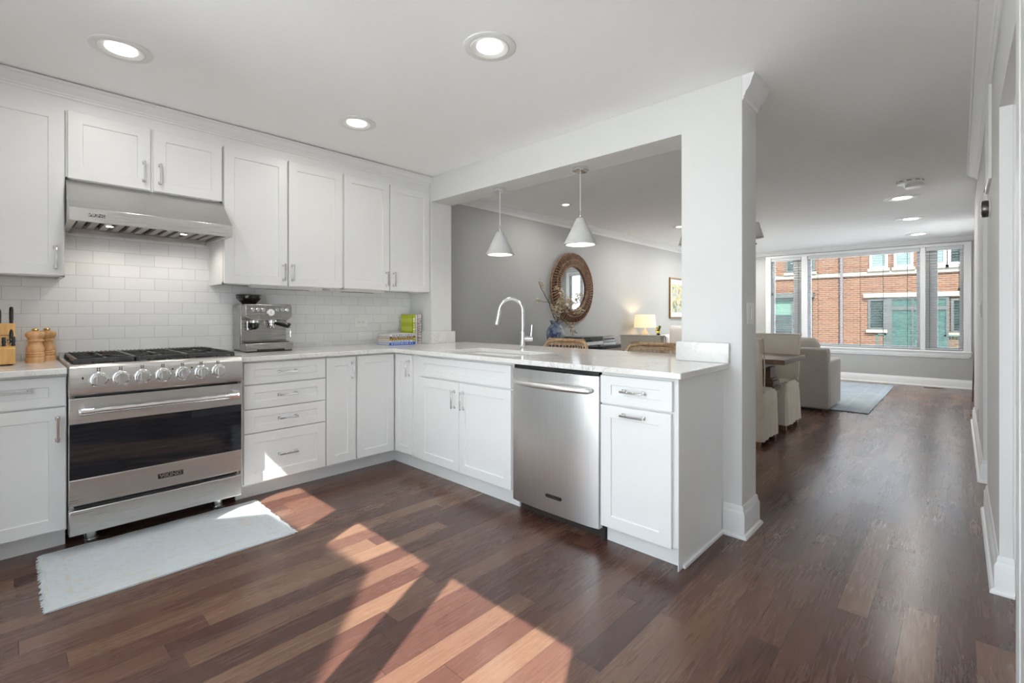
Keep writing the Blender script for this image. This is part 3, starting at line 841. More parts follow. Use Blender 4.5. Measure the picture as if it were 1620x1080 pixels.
for s in (-1, 1):
    mb.cyl((s * .325 - .016, -.058, .702), .019, .032 + .016, 'x', 18) if s < 0 else mb.cyl((s * .325 - .032, -.058, .702), .019, .048, 'x', 18)
    mb.prism([(0, .675), (0, .729), (-.058, .716), (-.066, .702), (-.058, .688)], 'yz', s * .337 - .014, s * .337 + .014)
mb.build('handle', 'chrome', od, bevel=.001, seg=1)
def fplace(cx, cz, y0): return lambda x, y, z: (cx + x, y0 - z, cz + y)
def badge(cx, cz, w, h, y, body, size, sx=1.0):
    mb = MB().box(cx - w / 2, cx + w / 2, y - .004, y, cz - h / 2, cz + h / 2, 0).box(cx - w / 2 + .0025, cx + w / 2 - .0025, y - .0046, y, cz - h / 2 + .0025, cz + h / 2 - .0025, 1)
    return mb.text(body, size, .0008, fplace(cx, cz - size * .02, y - .005), 0, .0006, sx)
badge(.027, .302, .118, .030, 0, 'VIKING', .027, 1.12).build('badge', ['nickel', 'badge'], od, sharp=30)
# control panel with bull-nose
prof = [(.04, .772), (.0, .772), (-.018, .782), (-.020, .79), (-.014, .895), (-.006, .915), (.010, .926), (.04, .928), (.06, .918), (.06, .80)]
MB().prism(prof, 'yz', -HW, HW).build('control_panel', 'steel', r, bevel=.002, seg=1)
mb = MB().box(-HW + .02, HW - .02, .004, .05, .760, .774)
mb.build('vent_slot', 'dark', r)
KN = [(-.273, .851), (-.187, .851), (-.099, .851), (-.010, .851), (.079, .851), (.168, .851), (.252, .851)]
for i, (kx, kz) in enumerate(KN):
    k = MB().lathe([(.0385, 0), (.0385, -.008), (.034, -.013), (.030, -.014)], (kx, -.016, kz), 'y', 28).lathe([(.0285, -.010), (.0285, -.036), (.026, -.040)], (kx, -.016, kz), 'y', 28, 1).box(kx - .0105, kx + .0105, -.066, -.05, kz - .027, kz + .027, 1)
    k.build('knob', ['chrome', 'knobsteel'], r, bevel=.0012, seg=1)
for i, (kx, kz) in enumerate(KN):
    mb = MB()
    for a in range(4):
        mb.box(kx - .007 + (a % 2) * .009, kx - .007 + (a % 2) * .009 + .005, -.0178, -.014, kz + .043 + (a // 2) * .009, kz + .048 + (a // 2) * .009)
    mb.build('burner_print', 'badge', r)
for ix in (.034, .123): MB().cyl((ix, -.0175, .878), .0045, .006, 'y', 10).build('indicator_light', 'badge', r)
MB().box(-.335, -.329, -.0188, -.014, .856, .868).build('switch_button', 'badge', r)
# hob
MB().box(-HW, HW, .05, .66, .895, .914).box(-HW, -HW + .02, .05, .66, .914, .922).box(HW - .02, HW, .05, .66, .914, .922).build('cooktop', 'steel', r, bevel=.002, seg=1)
MB().box(-HW + .03, HW - .03, .075, .64, .9142, .9165).build('burner_tray', 'black', r)
for gx in (-.236, 0, .236):
    for gy in (.20, .50):
        MB().lathe([(.045, .9165), (.045, .925), (.034, .927), (.034, .934), (.028, .938)], (gx, gy, 0), 'z', 20).build('burner', 'iron', r)
for gx in (-.236, 0, .236):
    mb = MB(); w = .114; y0, y1 = .062, .635; zt = .953; t = .0065
    for x in (-w, w): mb.box(gx + x - t, gx + x + t, y0, y1, zt - .016, zt)
    for y in (y0, (y0 + y1) / 2, y1): mb.box(gx - w, gx + w, y - t, y + t, zt - .018, zt)
    for cy in (.20, .50):
        for a in range(4):
            an = PI / 4 + a * PI / 2
            for q in (1,):
                dx, dy = (w, 0) if a == 0 else (-w, 0) if a == 2 else (0, .14) if a == 1 else (0, -.14)
                f0, f1 = .30, 1.0
                xs = sorted((gx + dx * f0, gx + dx * f1)); ysd = sorted((cy + dy * f0, cy + dy * f1))
                mb.box(xs[0] - (t if dx == 0 else 0), xs[1] + (t if dx == 0 else 0), ysd[0] - (t if dy == 0 else 0), ysd[1] + (t if dy == 0 else 0), zt - .016, zt + .001)
    for x in (-w, -.04, .04, w):
        for y in (y0, y1): mb.prism([(gx + x - .012, .9165), (gx + x + .012, .9165), (gx + x + .008, zt - .004), (gx + x - .008, zt - .004)], 'xz', y - t - .001, y + t + .001)
    mb.build('grate', 'iron', r, bevel=.0015, seg=1)
mb = MB().box(-HW, HW, .66, .70, .895, .953)
for k in range(34): mb.box(-.335 + k * .0203 - .0055, -.335 + k * .0203 + .0055, .668, .694, .9525, .9545, 1)
mb.build('back_trim', ['steel', 'dark'], r, bevel=.001, seg=1)

# ------------------------------------------------------------------ range hood
r = thing('range_hood', 'stainless steel range hood under the short wall cabinet', 'hood', (.5905, WY - .009, 1.66))
HW = .3785
mb = MB()
mb.prism([(0, .256), (-.300, .256), (-.506, .077), (-.506, .006), (-.490, .006), (-.490, .05), (0, .05)], 'yz', -HW, HW)
for s in (-1, 1): mb.box(min(s * HW, s * (HW - .03)), max(s * HW, s * (HW - .03)), -.490, 0, .006, .051)
mb.box(-HW + .03, HW - .03, -.045, 0, .0, .051)
mb.build('hood_shell', 'steel', r, bevel=.0015, seg=1)
MB().box(-HW + .03, HW - .03, -.489, -.046, .046, .0502).build('hood_interior', 'dark', r)
for s in (-1, 1):
    mb = MB(); x0 = -HW + .035 if s < 0 else .006; x1 = -.006 if s < 0 else HW - .035
    n = 6; st = (x1 - x0) / n
    for k in range(n):
        a = x0 + k * st
        mb.prism([(a + .008, .042), (a + .012, .026), (a + st - .012, .026), (a + st - .006, .042)], 'xz', -.46, -.07)
    mb.box(x0, x1, -.475, -.455, .022, .044).box(x0, x1, -.075, -.050, .022, .044)
    mb.build('baffle_filter', 'steeldark', r, bevel=.001, seg=1)
badge(-.269, .042, .072, .022, -.506, 'VIKING', .0195, 1.12).build('badge', ['nickel', 'badge'], r, sharp=30)
for lx in (-.19, .17):
    MB().lathe([(.018, .026), (.017, .022), (.01, .0215)], (lx, -.27, 0), 'z', 20).build('hood_lamp', 'bulbglow', r)
    lamp(r, 'SPOT', (lx, -.27, .012), 2.7, (1, .93, .83), .02, math.radians(165))

# ------------------------------------------------------------------ dishwasher (local x = -Y, local -y faces the kitchen)
uc = -(1.951 + 1.340) / 2
r = thing('dishwasher', 'stainless steel dishwasher in the peninsula', 'dishwasher', (2.095, -uc, 0), -PI / 2)
HW = .302
MB().box(-HW, HW, .02, .54, .07, .878).build('tub', 'dark', r)
dr = MB().ring_loft([[(x, y, z) for x, y in ((-HW, .015), (-HW, -.02), (-HW * .8, -.029), (-HW * .4, -.033), (0, -.034), (HW * .4, -.033), (HW * .8, -.029), (HW, -.02), (HW, .015))] for z in (.072, .45, .858)])
dr = dr.build('door', 'steelv', r, bevel=.002, seg=2, sharp=30)
MB().box(-HW + .006, HW - .004, -.012, .02, .860, .880).build('control_strip', 'black', r)
pts = [(-.262, -.03, .780)]
n = 18
for k in range(n + 1):
    t = k / n
    pts.append((-.258 + .516 * t, -.052 - .030 * math.sin(PI * t) ** .8, .781 - .018 * math.sin(PI * t) ** 1.0 * 0))
pts.append((.262, -.03, .780))
MB().tube(pts, [.012] + [.0165] * (n + 1) + [.012], 12).build('handle', 'satin', dr, sharp=60)
cx, cz = .018, .168
mb = MB()
def capsule(w, h, y0, y1, m):
    P = [(cx + w / 2 - h / 2 + h / 2 * math.cos(a), cz + h / 2 * math.sin(a)) for a in [-PI / 2 + PI * k / 8 for k in range(9)]] + [(cx - w / 2 + h / 2 + h / 2 * math.cos(a), cz + h / 2 * math.sin(a)) for a in [PI / 2 + PI * k / 8 for k in range(9)]]
    mb.prism(P, 'xz', y0, y1, m)
capsule(.112, .019, -.038, -.032, 0); capsule(.104, .012, -.0388, -.032, 1)
mb.text('KitchenAid', .0115, .0005, fplace(cx, cz, -.0392), 2, .0002, 1.6)
mb.build('badge', ['badge', 'black', 'nickel'], dr, sharp=30)
MB().box(-HW + .0, HW, .055, .075, 0, .075).box(HW - .015, HW + .0, .02, .06, 0.0, .075).build('toe_panel', 'toedark', r)

# ------------------------------------------------------------------ things on the counters
# espresso machine
r = thing('espresso_machine', 'stainless steel espresso machine on the counter beside the stove', 'coffee machine', (1.268, 3.70, .914))
W = .157
mb = MB()
mb.box(-W, W, -.035, .135, .012, .335)
mb.build('body', 'steelmid', r, bevel=.008, seg=3)
MB().prism([(-W + .02, .24), (-W + .055, .222), (W - .03, .222), (W + .004, .245), (W + .004, .325), (W - .005, .336), (-W + .004, .336), (-W + .004, .25)], 'xz', -.128, -.03).build('control_head', 'steelmid', r, bevel=.006, seg=3)
mb = MB().prism([(-W, .008), (W + .004, .008), (W + .004, .068), (-W, .062)], 'xz', -.150, -.033)
mb.build('drip_tray', 'steelmid', r, bevel=.006, seg=3)
MB().box(-.085, .10, -.1505, -.14, .006, .020).box(-W + .03, W - .02, -.135, -.02, .0665, .071).box(-W + .005, W, -.14, .12, 0, .01).build('tray_grille', 'black', r)
for bx in (-.105, -.072, -.038, .058, .092, .125):
    MB().lathe([(.0135, 0), (.0135, -.004), (.011, -.006)], (bx, -.128, .297), 'y', 18).lathe([(.0095, -.006), (.0095, -.008)], (bx, -.128, .297), 'y', 18).build('button', 'chrome', r)
mb = MB().lathe([(.026, 0), (.026, -.006), (.022, -.008)], (.012, -.128, .278), 'y', 28, 0).lathe([(.021, -.007), (.021, -.0085)], (.012, -.128, .278), 'y', 28, 1).box(.010, .0125, -.1375, -.136, .270, .290, 2)
mb.build('pressure_gauge', ['chrome', 'gauge', 'ink'], r)
for k in (-.045, -.022, .055, .077): MB().box(k - .002, k + .002, -.1288, -.127, .258, .262).build('indicator_light', 'ink', r)
mb = MB()
mb.text('Breville', .014, .0004, fplace(.015, .318, -.1282))
mb.build('lettering', 'ink', r)
hp = MB().lathe([(.045, .335), (.05, .345), (.080, .378), (.082, .398), (.078, .398), (.077, .380), (.047, .350)], (-.075, .05, 0), 'z', 28, 0, True).build('bean_hopper', 'smoke', r)
MB().lathe([(.046, .345), (.066, .370), (.04, .374)], (-.075, .05, 0), 'z', 24).build('coffee_beans', 'beans', hp)
MB().lathe([(.083, .398), (.083, .405), (.07, .409), (.02, .410)], (-.075, .05, 0), 'z', 28).build('hopper_lid', 'black', hp)
MB().lathe([(.028, .228), (.028, .205), (.022, .20)], (-.075, -.06, 0), 'z', 20, 0).lathe([(.034, .2), (.030, .172), (.012, .158)], (-.075, -.06, 0), 'z', 20, 1).tube([(-.118, -.06, .215), (-.118, -.062, .155), (-.09, -.062, .155)], .005, 8, 0).build('grinder_cradle', ['chrome', 'black'], r)
pf = MB().lathe([(.036, .225), (.036, .200), (.032, .196), (.032, .185)], (.045, -.06, 0), 'z', 24).tube([(.04, -.06, .186), (.03, -.062, .168)], .006, 8).tube([(.05, -.06, .186), (.06, -.062, .168)], .006, 8).build('portafilter', 'chrome', r)
MB().tube([(.06, -.095, .200), (.085, -.15, .190), (.105, -.20, .178)], [.011, .014, .013], 12).build('portafilter_handle', 'black', pf)
MB().tube([(.135, -.05, .226), (.15, -.075, .2), (.162, -.09, .17), (.164, -.095, .10)], .0045, 8).build('steam_wand', 'chrome', r)
MB().ball((.156, -.085, .19), .013, 10, 6).build('wand_grip', 'black', r)
MB().cyl((W, .03, .19), .022, .02, 'x', 20).build('steam_dial', 'chrome', r)

# pepper mills
mill = thing('pepper_mill', 'small turned wooden pepper mill with brass knob, in front of its twin', 'pepper mill', (.098, 3.665, .914), 0, 'wooden mills by the stove')
MB().lathe([(.0385, 0), (.039, .020), (.0375, .026), (.035, .029), (.0375, .034), (.0375, .041), (.034, .045), (.0375, .049), (.0375, .053), (.033, .056), (.0365, .067), (.036, .080), (.030, .095), (.0265, .108), (.028, .113), (.034, .117), (.034, .123), (.030, .127)], seg=32).build('body', 'mill', mill)
MB().lathe([(.029, .127), (.030, .131), (.038, .141), (.0405, .151), (.038, .161), (.028, .169), (.014, .172)], seg=32).build('cap', 'mill', mill)
MB().lathe([(.010, .172), (.0145, .175), (.0155, .180), (.013, .184), (.006, .186)], seg=14).build('knob', 'brass', mill)
dup(mill, (.147, 3.775, .914), None, 'darker turned wooden mill half hidden behind the other mill')

# knife block and knives
r = thing('knife_block', 'light wooden knife block at the left edge of the counter', 'knife block', (-.055, 3.62, .914))
MB().prism([(-.085, .006), (.12, .006), (.12, .19), (.06, .215), (.028, .215), (.0, .115), (-.085, .09)], 'yz', -.078, .078).build('block', 'blockwood', r, bevel=.004)
for fx in (-.06, .06):
    for fy in (-.07, .10): MB().cyl((fx, fy, 0), .009, .007, seg=10).build('foot', 'black', r)
for k in range(4): MB().obox((.045, -.001 + .0085 * k + .004, .135 + k * .024 - .006), .04, .004, .003, Matrix.Rotation(.0, 3, 'X')).build('groove', 'dark', r)
lean = Matrix.Rotation(math.radians(-20), 3, 'X')
def knife(x, y, z, L, label, ang=-20, w=.018):
    k = thing('kitchen_knife', label, 'knife', (-.037 + x, 3.62 + y, .914 + z), 0, 'knives in the wooden block')
    Rm = Matrix.Rotation(math.radians(-ang), 3, 'X')
    rings = []
    for t, s in ((0, .7), (.15, .85), (.5, 1.0), (.85, 1.05), (1.0, .85)):
        rings.append([Rm @ Vector((math.cos(a) * .0085 * s, math.sin(a) * w * .62 * s, t * L)) for a in [2 * PI * q / 12 for q in range(12)]])
    MB().ring_loft(rings).build('handle', 'black', k, sharp=60)
    for t in (.2, .5, .8): MB().add(*[[Rm @ Vector((sx * .0092, sy * .004, t * L + sz * .004)) for sz in (-1, 1) for sy in (-1, 1) for sx in (-1, 1)], [(0, 2, 3, 1), (4, 5, 7, 6), (0, 1, 5, 4), (2, 6, 7, 3), (0, 4, 6, 2), (1, 3, 7, 5)]]).build('rivet', 'nickel', k)
knife(.045, .035, .185, .125, 'tallest black-handled knife at the back right of the knife block', 24)
knife(.0, .03, .185, .11, 'black-handled knife at the back middle of the knife block', 24)
knife(.045, -.02, .10, .105, 'large black riveted knife handle in the middle row of the block', 32)
knife(.052, -.06, .075, .075, 'short black knife handle at the front right of the block', 22, .012)
knife(.018, -.06, .075, .072, 'short black knife handle second from right at the block front', 22, .012)

# books
def flat_book(cx, cy, z, w, d, t, rot, cover, label, text_mat='inkwhite', seed=0):
    b = thing('book', label, 'book', (cx, cy, z), rot, 'stacked books on the counter')
    MB().box(-w / 2, w / 2, -d / 2, d / 2, 0, .0022).box(-w / 2, w / 2, -d / 2, d / 2, t - .0022, t).box(-w / 2, w / 2, -d / 2, -d / 2 + .003, 0, t).build('cover', cover, b)
    MB().box(-w / 2 + .004, w / 2 - .004, -d / 2 + .003, d / 2 - .005, .0022, t - .0022).build('pages', 'paper', b)
    rr = random.Random(seed); mb = MB(); x = -w / 2 + .02
    while x < w / 2 - .02:
        l = rr.uniform(.006, .016)
        mb.box(x, min(x + l, w / 2 - .012), -d / 2 - .0006, -d / 2 + .001, t * .32, t * .68)
        x += l + rr.uniform(.003, .012)
    mb.build('spine_print', text_mat, b)
    return b
z = .914
for i, (w, d, t, cov, lb, tm, dx) in enumerate([
    (.262, .205, .0215, 'cover_blue', 'blue-spined book at the bottom of the stack', 'inkwhite', .0),
    (.232, .205, .0185, 'cover_pale', 'pale blue-white paperback above the blue book', 'cover_blue', -.014),
    (.252, .200, .0175, 'cover_mustard', 'mustard-yellow-spined book in the middle of the stack', 'ink', -.004),
    (.258, .205, .0165, 'cover_brown', 'brown-spined book second from the top of the stack', 'inkwhite', .0),
    (.258, .205, .0215, 'cover_white', 'white-spined book on top of the stack', 'ink', -.001)]):
    flat_book(2.372 + dx, 3.655, z, w, d, t, math.radians(-1.5 + i * .4), cov, lb, tm, i)
    z += t + .0003
def up_book(x0, t, d, h, cover, label, seed, spine=None):
    b = thing('book', label, 'book', (x0 + t / 2, 3.72, .914), 0, 'upright books on the counter')
    MB().box(-t / 2, -t / 2 + .002, -d / 2, d / 2, 0, h).box(t / 2 - .002, t / 2, -d / 2, d / 2, 0, h).box(-t / 2, t / 2, -d / 2, -d / 2 + .003, 0, h).build('cover', cover, b)
    MB().box(-t / 2 + .002, t / 2 - .002, -d / 2 + .003, d / 2 - .004, .003, h - .004).build('pages', 'paper', b)
    rr = random.Random(seed); mb = MB(); zz = .02
    while zz < h - .03:
        l = rr.uniform(.006, .02); mb.box(-t * .22, t * .22, -d / 2 - .0006, -d / 2 + .001, zz, zz + l); zz += l + rr.uniform(.004, .02)
    mb.build('spine_print', spine or 'ink', b)
up_book(2.524, .034, .185, .267, 'limecover', 'lime green striped book standing behind the stack', 11, 'inkwhite')
up_book(2.560, .020, .175, .262, 'cover_white', 'slim white book standing next to the lime green book', 12, 'cover_pink')
up_book(2.582, .022, .18, .268, 'cover_pink', 'pinkish-white book standing between two white books', 13, 'cover_brown')
up_book(2.606, .018, .18, .268, 'paper', 'white book with black spine marks standing against the wall', 14, 'ink')

# outlets and switches
def plate(name, label, cat, loc, rotz, w, h, holes=(), paddles=(), group='wall plates'):
    p = thing(name, label, cat, loc, rotz, group)
    MB().box(-w / 2, w / 2, -.006, 0, -h / 2, h / 2).build('cover_plate', 'whiteplastic', p, bevel=.003)
    for (x, zc, pw, ph) in paddles: MB().box(x - pw / 2, x + pw / 2, -.0095, -.004, zc - ph / 2, zc + ph / 2).build('rocker' if cat == 'switch' else 'receptacle', 'whiteplastic', p, bevel=.0015)
    if holes:
        mb = MB()
        for (x, zc, a, b) in holes: mb.box(x - a, x + a, -.0102, -.009, zc - b, zc + b)
        mb.build('slots', 'ink', p)
    return p
hs = []
for s in (-.02, .02):
    hs += [(s - .006, .006, .0045, .0012), (s - .006, -.006, .0045, .0012), (s + .007, 0, .0025, .0025)]
plate('wall_outlet', 'white double outlet on the tiles behind the counter', 'outlet', (2.135, WY - .0085, 1.111), 0, .122, .076, hs, [(-.02, 0, .034, .032), (.02, 0, .034, .032)])
plate('wall_outlet', 'white switch plate half hidden by the lime green book', 'outlet', (2.535, WY - .0085, 1.105), 0, .075, .12, [(0, .003, .003, .004)], [(0, 0, .02, .04)])
plate('light_switch', 'white double rocker switch on the end of the pillar', 'switch', (2.775, .8315, 1.183), 0, .118, .118, [(-.022, .030, .006, .001), (.022, .030, .006, .001)], [(-.022, 0, .032, .066), (.022, 0, .032, .066)])
plate('light_switch', 'white switch plate on the right-hand wall', 'switch', (5.05, RW + .0005, 1.215), PI, .118, .118, [], [(-.022, 0, .032, .066), (.022, 0, .032, .066)])
plate('wall_outlet', 'white outlet low on the right-hand wall', 'outlet', (5.85, RW + .0005, .30), PI, .075, .118, [], [(0, .02, .032, .034), (0, -.02, .032, .034)])

# runner rug by the stove
r = thing('runner_rug', 'pale blue-grey faded rug lying in front of the stove', 'rug', (.58, 2.917, 0), math.radians(-.4))
nx, ny = 40, 26
mb = MB()
V = []; F = []
for k, zf in ((0, 0), (1, 1)):
    for j in range(ny + 1):
        for i in range(nx + 1):
            x = -.475 + .95 * i / nx; y = -.318 + .636 * j / ny
            w = .003 * math.sin(y * 23 + 1) * (abs(x) / .475) ** 6
            V.append((x + w, y + .003 * math.sin(x * 9), .001 if k == 0 else .0085 + .0008 * math.sin(x * 31 + y * 17)))
n1 = (nx + 1) * (ny + 1)
for j in range(ny):
    for i in range(nx):
        a = j * (nx + 1) + i
        F.append((a, a + nx + 1, a + nx + 2, a + 1)); F.append((n1 + a, n1 + a + 1, n1 + a + nx + 2, n1 + a + nx + 1))
for i in range(nx):
    F.append((i, i + 1, n1 + i + 1, n1 + i)); a = ny * (nx + 1) + i; F.append((a + 1, a, n1 + a, n1 + a + 1))
for j in range(ny):
    a = j * (nx + 1); F.append((a + nx + 1, a, n1 + a, n1 + a + nx + 1)); a += nx; F.append((a, a + nx + 1, n1 + a + nx + 1, n1 + a))
mb.add(V, F).build('pile', 'rug_runner', r)
for s in (-1, 1):
    mb = MB()
    for k in range(90):
        y = -.315 + .63 * k / 89
        l = .018 + rnd.uniform(-.006, .006)
        mb.tube([(s * .472, y, .006), (s * (.472 + l * .6), y + rnd.uniform(-.003, .003), .005), (s * (.472 + l), y + rnd.uniform(-.006, .006), .002)], [.0034, .003, .0016], 4)
    mb.build('fringe', 'fringe', r)

# ------------------------------------------------------------------ ceiling fixtures
def downlight(x, y, label, rad=.122, watts=DOWNLIGHT_W):
    r = thing('recessed_light', label, 'ceiling light', (x, y, CEIL), 0, 'recessed ceiling lights')
    k = rad / .122
    MB().lathe([(.122 * k, -.0002), (.122 * k, -.004), (.117 * k, -.006), (.093 * k, -.006), (.092 * k, -.0002)], seg=40, closed=True).build('trim_ring', 'ringgrey', r)
    MB().lathe([(.092 * k, -.0002), (.0915 * k, -.007), (.088 * k, -.009), (.064 * k, -.003), (.0605 * k, -.0002)], seg=40, closed=True).build('gimbal_ring', 'whiteplastic', r)
    MB().lathe([(.061 * k, -.0015), (.060 * k, -.004), (.03 * k, -.0045)], seg=32).build('diffuser', 'led', r)
    lamp(r, 'AREA', (0, 0, -.012), watts, (1, .97, .92), .112 * k)
    return r
downlight(.366, 2.90, 'recessed light above the stove end of the kitchen')
downlight(1.555, 1.61, 'recessed light nearest the middle of the kitchen ceiling')
downlight(1.57, 2.885, 'recessed light in front of the wall cabinets beside the beam')
downlight(6.60, .447, 'first recessed light beyond the smoke detector', .16, LIVING_DOWNLIGHT_W)
downlight(8.10, .459, 'middle of the three recessed lights leading to the far window', .16, LIVING_DOWNLIGHT_W)
downlight(9.70, .458, 'recessed light nearest the far window', .16, LIVING_DOWNLIGHT_W)
downlight(.4, -1.2, 'unseen recessed light added to brighten the side hall', .122, 4)  # fill light added out of view for the hall
downlight(3.4, -1.2, 'unseen recessed light added in the side hall beyond the doorways', .122, 4)  # second added hall fill, also out of view
downlight(4.36, 3.266, 'small recessed light seen between the two pendants', .075, 5)
downlight(6.56, 2.89, 'recessed light seen beside the pillar above the dining area', .11, 15)
downlight(8.10, 2.90, 'unseen recessed light added over the sofa end to brighten the living room', .11, 19)  # hidden by the pillar, added to lift the living room brightness
downlight(9.62, 2.93, 'unseen recessed light added in the far left corner of the living room', .11, 19)  # another added fill behind the pillar

r = thing('smoke_detector', 'white round smoke detector in two tiers on the ceiling', 'smoke detector', (5.81, .335, CEIL))
MB().lathe([(.10, 0), (.10, -.018), (.092, -.032), (.06, -.034)], (0, .0, 0), 'z', 28).build('base', 'whiteplastic', r)
MB().lathe([(.075, -.030), (.075, -.05), (.068, -.058), (.02, -.060)], (.06, -.03, 0), 'z', 28).build('sensor_cap', 'whiteplastic', r)
mb = MB()
for k in range(10):
    a = 2 * PI * k / 10
    mb.obox((.1002 * math.cos(a), .1002 * math.sin(a), -.012), .003, .035, .006, Matrix.Rotation(a, 3, 'Z'))
mb.build('vent_slots', 'ink', r)

def pendant(x, y, label):
    r = thing('pendant_lamp', label, 'pendant light', (x, y, 2.212), 0, 'cone pendants over the peninsula')
    MB().lathe([(.0585, 0), (.0585, -.024), (.056, -.027), (.01, -.0275)], seg=36).build('canopy', 'chrome', r)
    MB().cyl((0, 0, -.36), .0022, .335, seg=8).build('cord', 'whiteplastic', r)
    MB().lathe([(.0055, -.365), (.0055, -.31), (.003, -.305)], seg=12).build('stem', 'chrome', r)
    MB().lathe([(.028, -.357), (.029, -.36), (.1165, -.538), (.1165, -.542), (.108, -.542), (.104, -.535), (.024, -.364)], seg=48, closed=True).lathe([(.028, -.357), (.001, -.356)], seg=48).build('shade', 'concrete', r, sharp=50)
    MB().lathe([(.108, -.5415), (.107, -.5435), (.103, -.5435), (.1035, -.5365)], seg=48, closed=True).build('rim', 'chrome', r)
    MB().lathe([(.1025, -.533), (.03, -.375), (.001, -.372)], seg=40).build('lamp_diffuser', 'bulbglow', r)
    lamp(r, 'AREA', (0, 0, -.545), 1.2, (1, .95, .87), .18)
    return r
pendant(2.765, 2.742, 'grey cone pendant over the sink, nearer the stove wall')
pendant(2.765, 1.944, 'grey cone pendant nearer the pillar')

# ------------------------------------------------------------------ right wall fittings
r = thing('air_vent', 'white perforated air grille high on the right-hand wall', 'vent', (3.70, RW + .0005, 2.14))
mb = MB().slab([-.22, -.19, .19, .22], [-.26, -.23, .23, .26], lambda u, v: abs(u) > .19 or abs(v) > .23, 0, .012, 'xz')
for k in range(12):
    for j in range(15): mb.ball((-.172 + k * .0313, .006, -.215 + j * .0307), .0105, 6, 4, 0, (1, .7, 1))
mb.build('grille', 'whiteplastic', r)
MB().box(-.19, .19, .0, .002, -.23, .23).build('duct', 'cover_grey', r)
r = thing('thermostat', 'round dark metal thermostat on the right-hand wall', 'thermostat', (3.66, RW + .0005, 1.752))
MB().lathe([(.05, 0), (.05, .004), (.045, .006)], (0, 0, 0), 'y', 32).build('back_plate', 'whiteplastic', r)
MB().lathe([(.0445, .006), (.0455, .012), (.0455, .028), (.042, .033)], (0, 0, 0), 'y', 32).build('dial', mat('gunmetal', (.16, .155, .15), .3, 1.), r)
MB().lathe([(.040, .0325), (.036, .035), (.01, .036)], (0, 0, 0), 'y', 28).build('screen', 'ovenglass', r)
r = thing('floor_mirror', 'tall dark-framed floor mirror leaning by the far right-hand wall', 'mirror', (8.02, -.118, 0))
L = Matrix.Rotation(math.radians(1.6), 3, 'X')
def leanbox(x0, x1, y0, y1, z0, z1, m=0, mb=None):
    v = [L @ Vector((x, y, z)) for z in (z0, z1) for y in (y0, y1) for x in (x0, x1)]
    return mb.add(v, [(0, 2, 3, 1), (4, 5, 7, 6), (0, 1, 5, 4), (2, 6, 7, 3), (0, 4, 6, 2), (1, 3, 7, 5)], m)
mb = MB()
leanbox(-.53, .53, -.035, .0, 1.56, 1.80, mb=mb); leanbox(-.53, .53, -.035, .0, 0, .06, mb=mb)
leanbox(-.53, -.46, -.035, .0, .06, 1.56, mb=mb); leanbox(.46, .53, -.035, .0, .06, 1.56, mb=mb)
mb.build('frame', 'walnut', r, bevel=.003)
mb = MB(); leanbox(-.46, .46, -.03, -.008, .06, 1.56, mb=mb); mb.build('mirror_glass', 'mirror', r)
r = MB().box(-.12, .12, -.05, .05, 0, .004)
for k in range(12): r.box(-.11 + k * .0195, -.103 + k * .0195, -.04, .04, .004, .0055, 1)
r = tag(r.build('floor_vent', ['walnut', 'dark'], loc=(10.25, .3, 0), rotz=PI / 2), 'brown floor register under the far window', 'vent')

# ------------------------------------------------------------------ far window, blinds
r = thing('window_1', 'wide three-part white window with blinds at the far end', 'window', (FX, 0, 0))
r['kind'] = 'structure'
PANES = [(WY0, .405), (.47, 2.107), (2.20, WY1)]
mb = MB()
mb.slab([WY0 - .09, WY0 - .0, WY1 + 0, WY1 + .09], [WZ0 - .09, WZ0, WZ1, WZ1 + .045], lambda u, v: not (WY0 < u < WY1 and WZ0 < v < WZ1), -.022, .0, 'yz')
mb.box(-.04, .0, WY0 - .10, WY1 + .10, WZ0 - .032, WZ0 - .008)
mb.box(-.012, .01, WY0 - .07, WY1 + .07, WZ0 - .12, WZ0 - .09)
mb.build('window_casing', 'trimwhite', r, bevel=.004)
for m0, m1 in ((.405, .47), (2.107, 2.20)):
    MB().box(-.018, .13, m0, m1, WZ0, WZ1).build('mullion', 'trimwhite', r, bevel=.003)
for i, (a, b) in enumerate(PANES):
    if i == 1: t0, t1 = .05, .05
    else: t0, t1 = (.045, .15) if i == 0 else (.15, .05)
    mb = MB().slab([a, a + t0, b - t1, b], [WZ0, WZ0 + .05, WZ1 - .05, WZ1], lambda u, v: not (a + t0 < u < b - t1 and WZ0 + .05 < v < WZ1 - .05), .06, .12, 'yz')
    mb.build('sash', 'trimwhite', r, bevel=.003)
    MB().box(.088, .092, a + t0, b - t1, WZ0 + .05, WZ1 - .05).build('pane', 'glass_far', r)
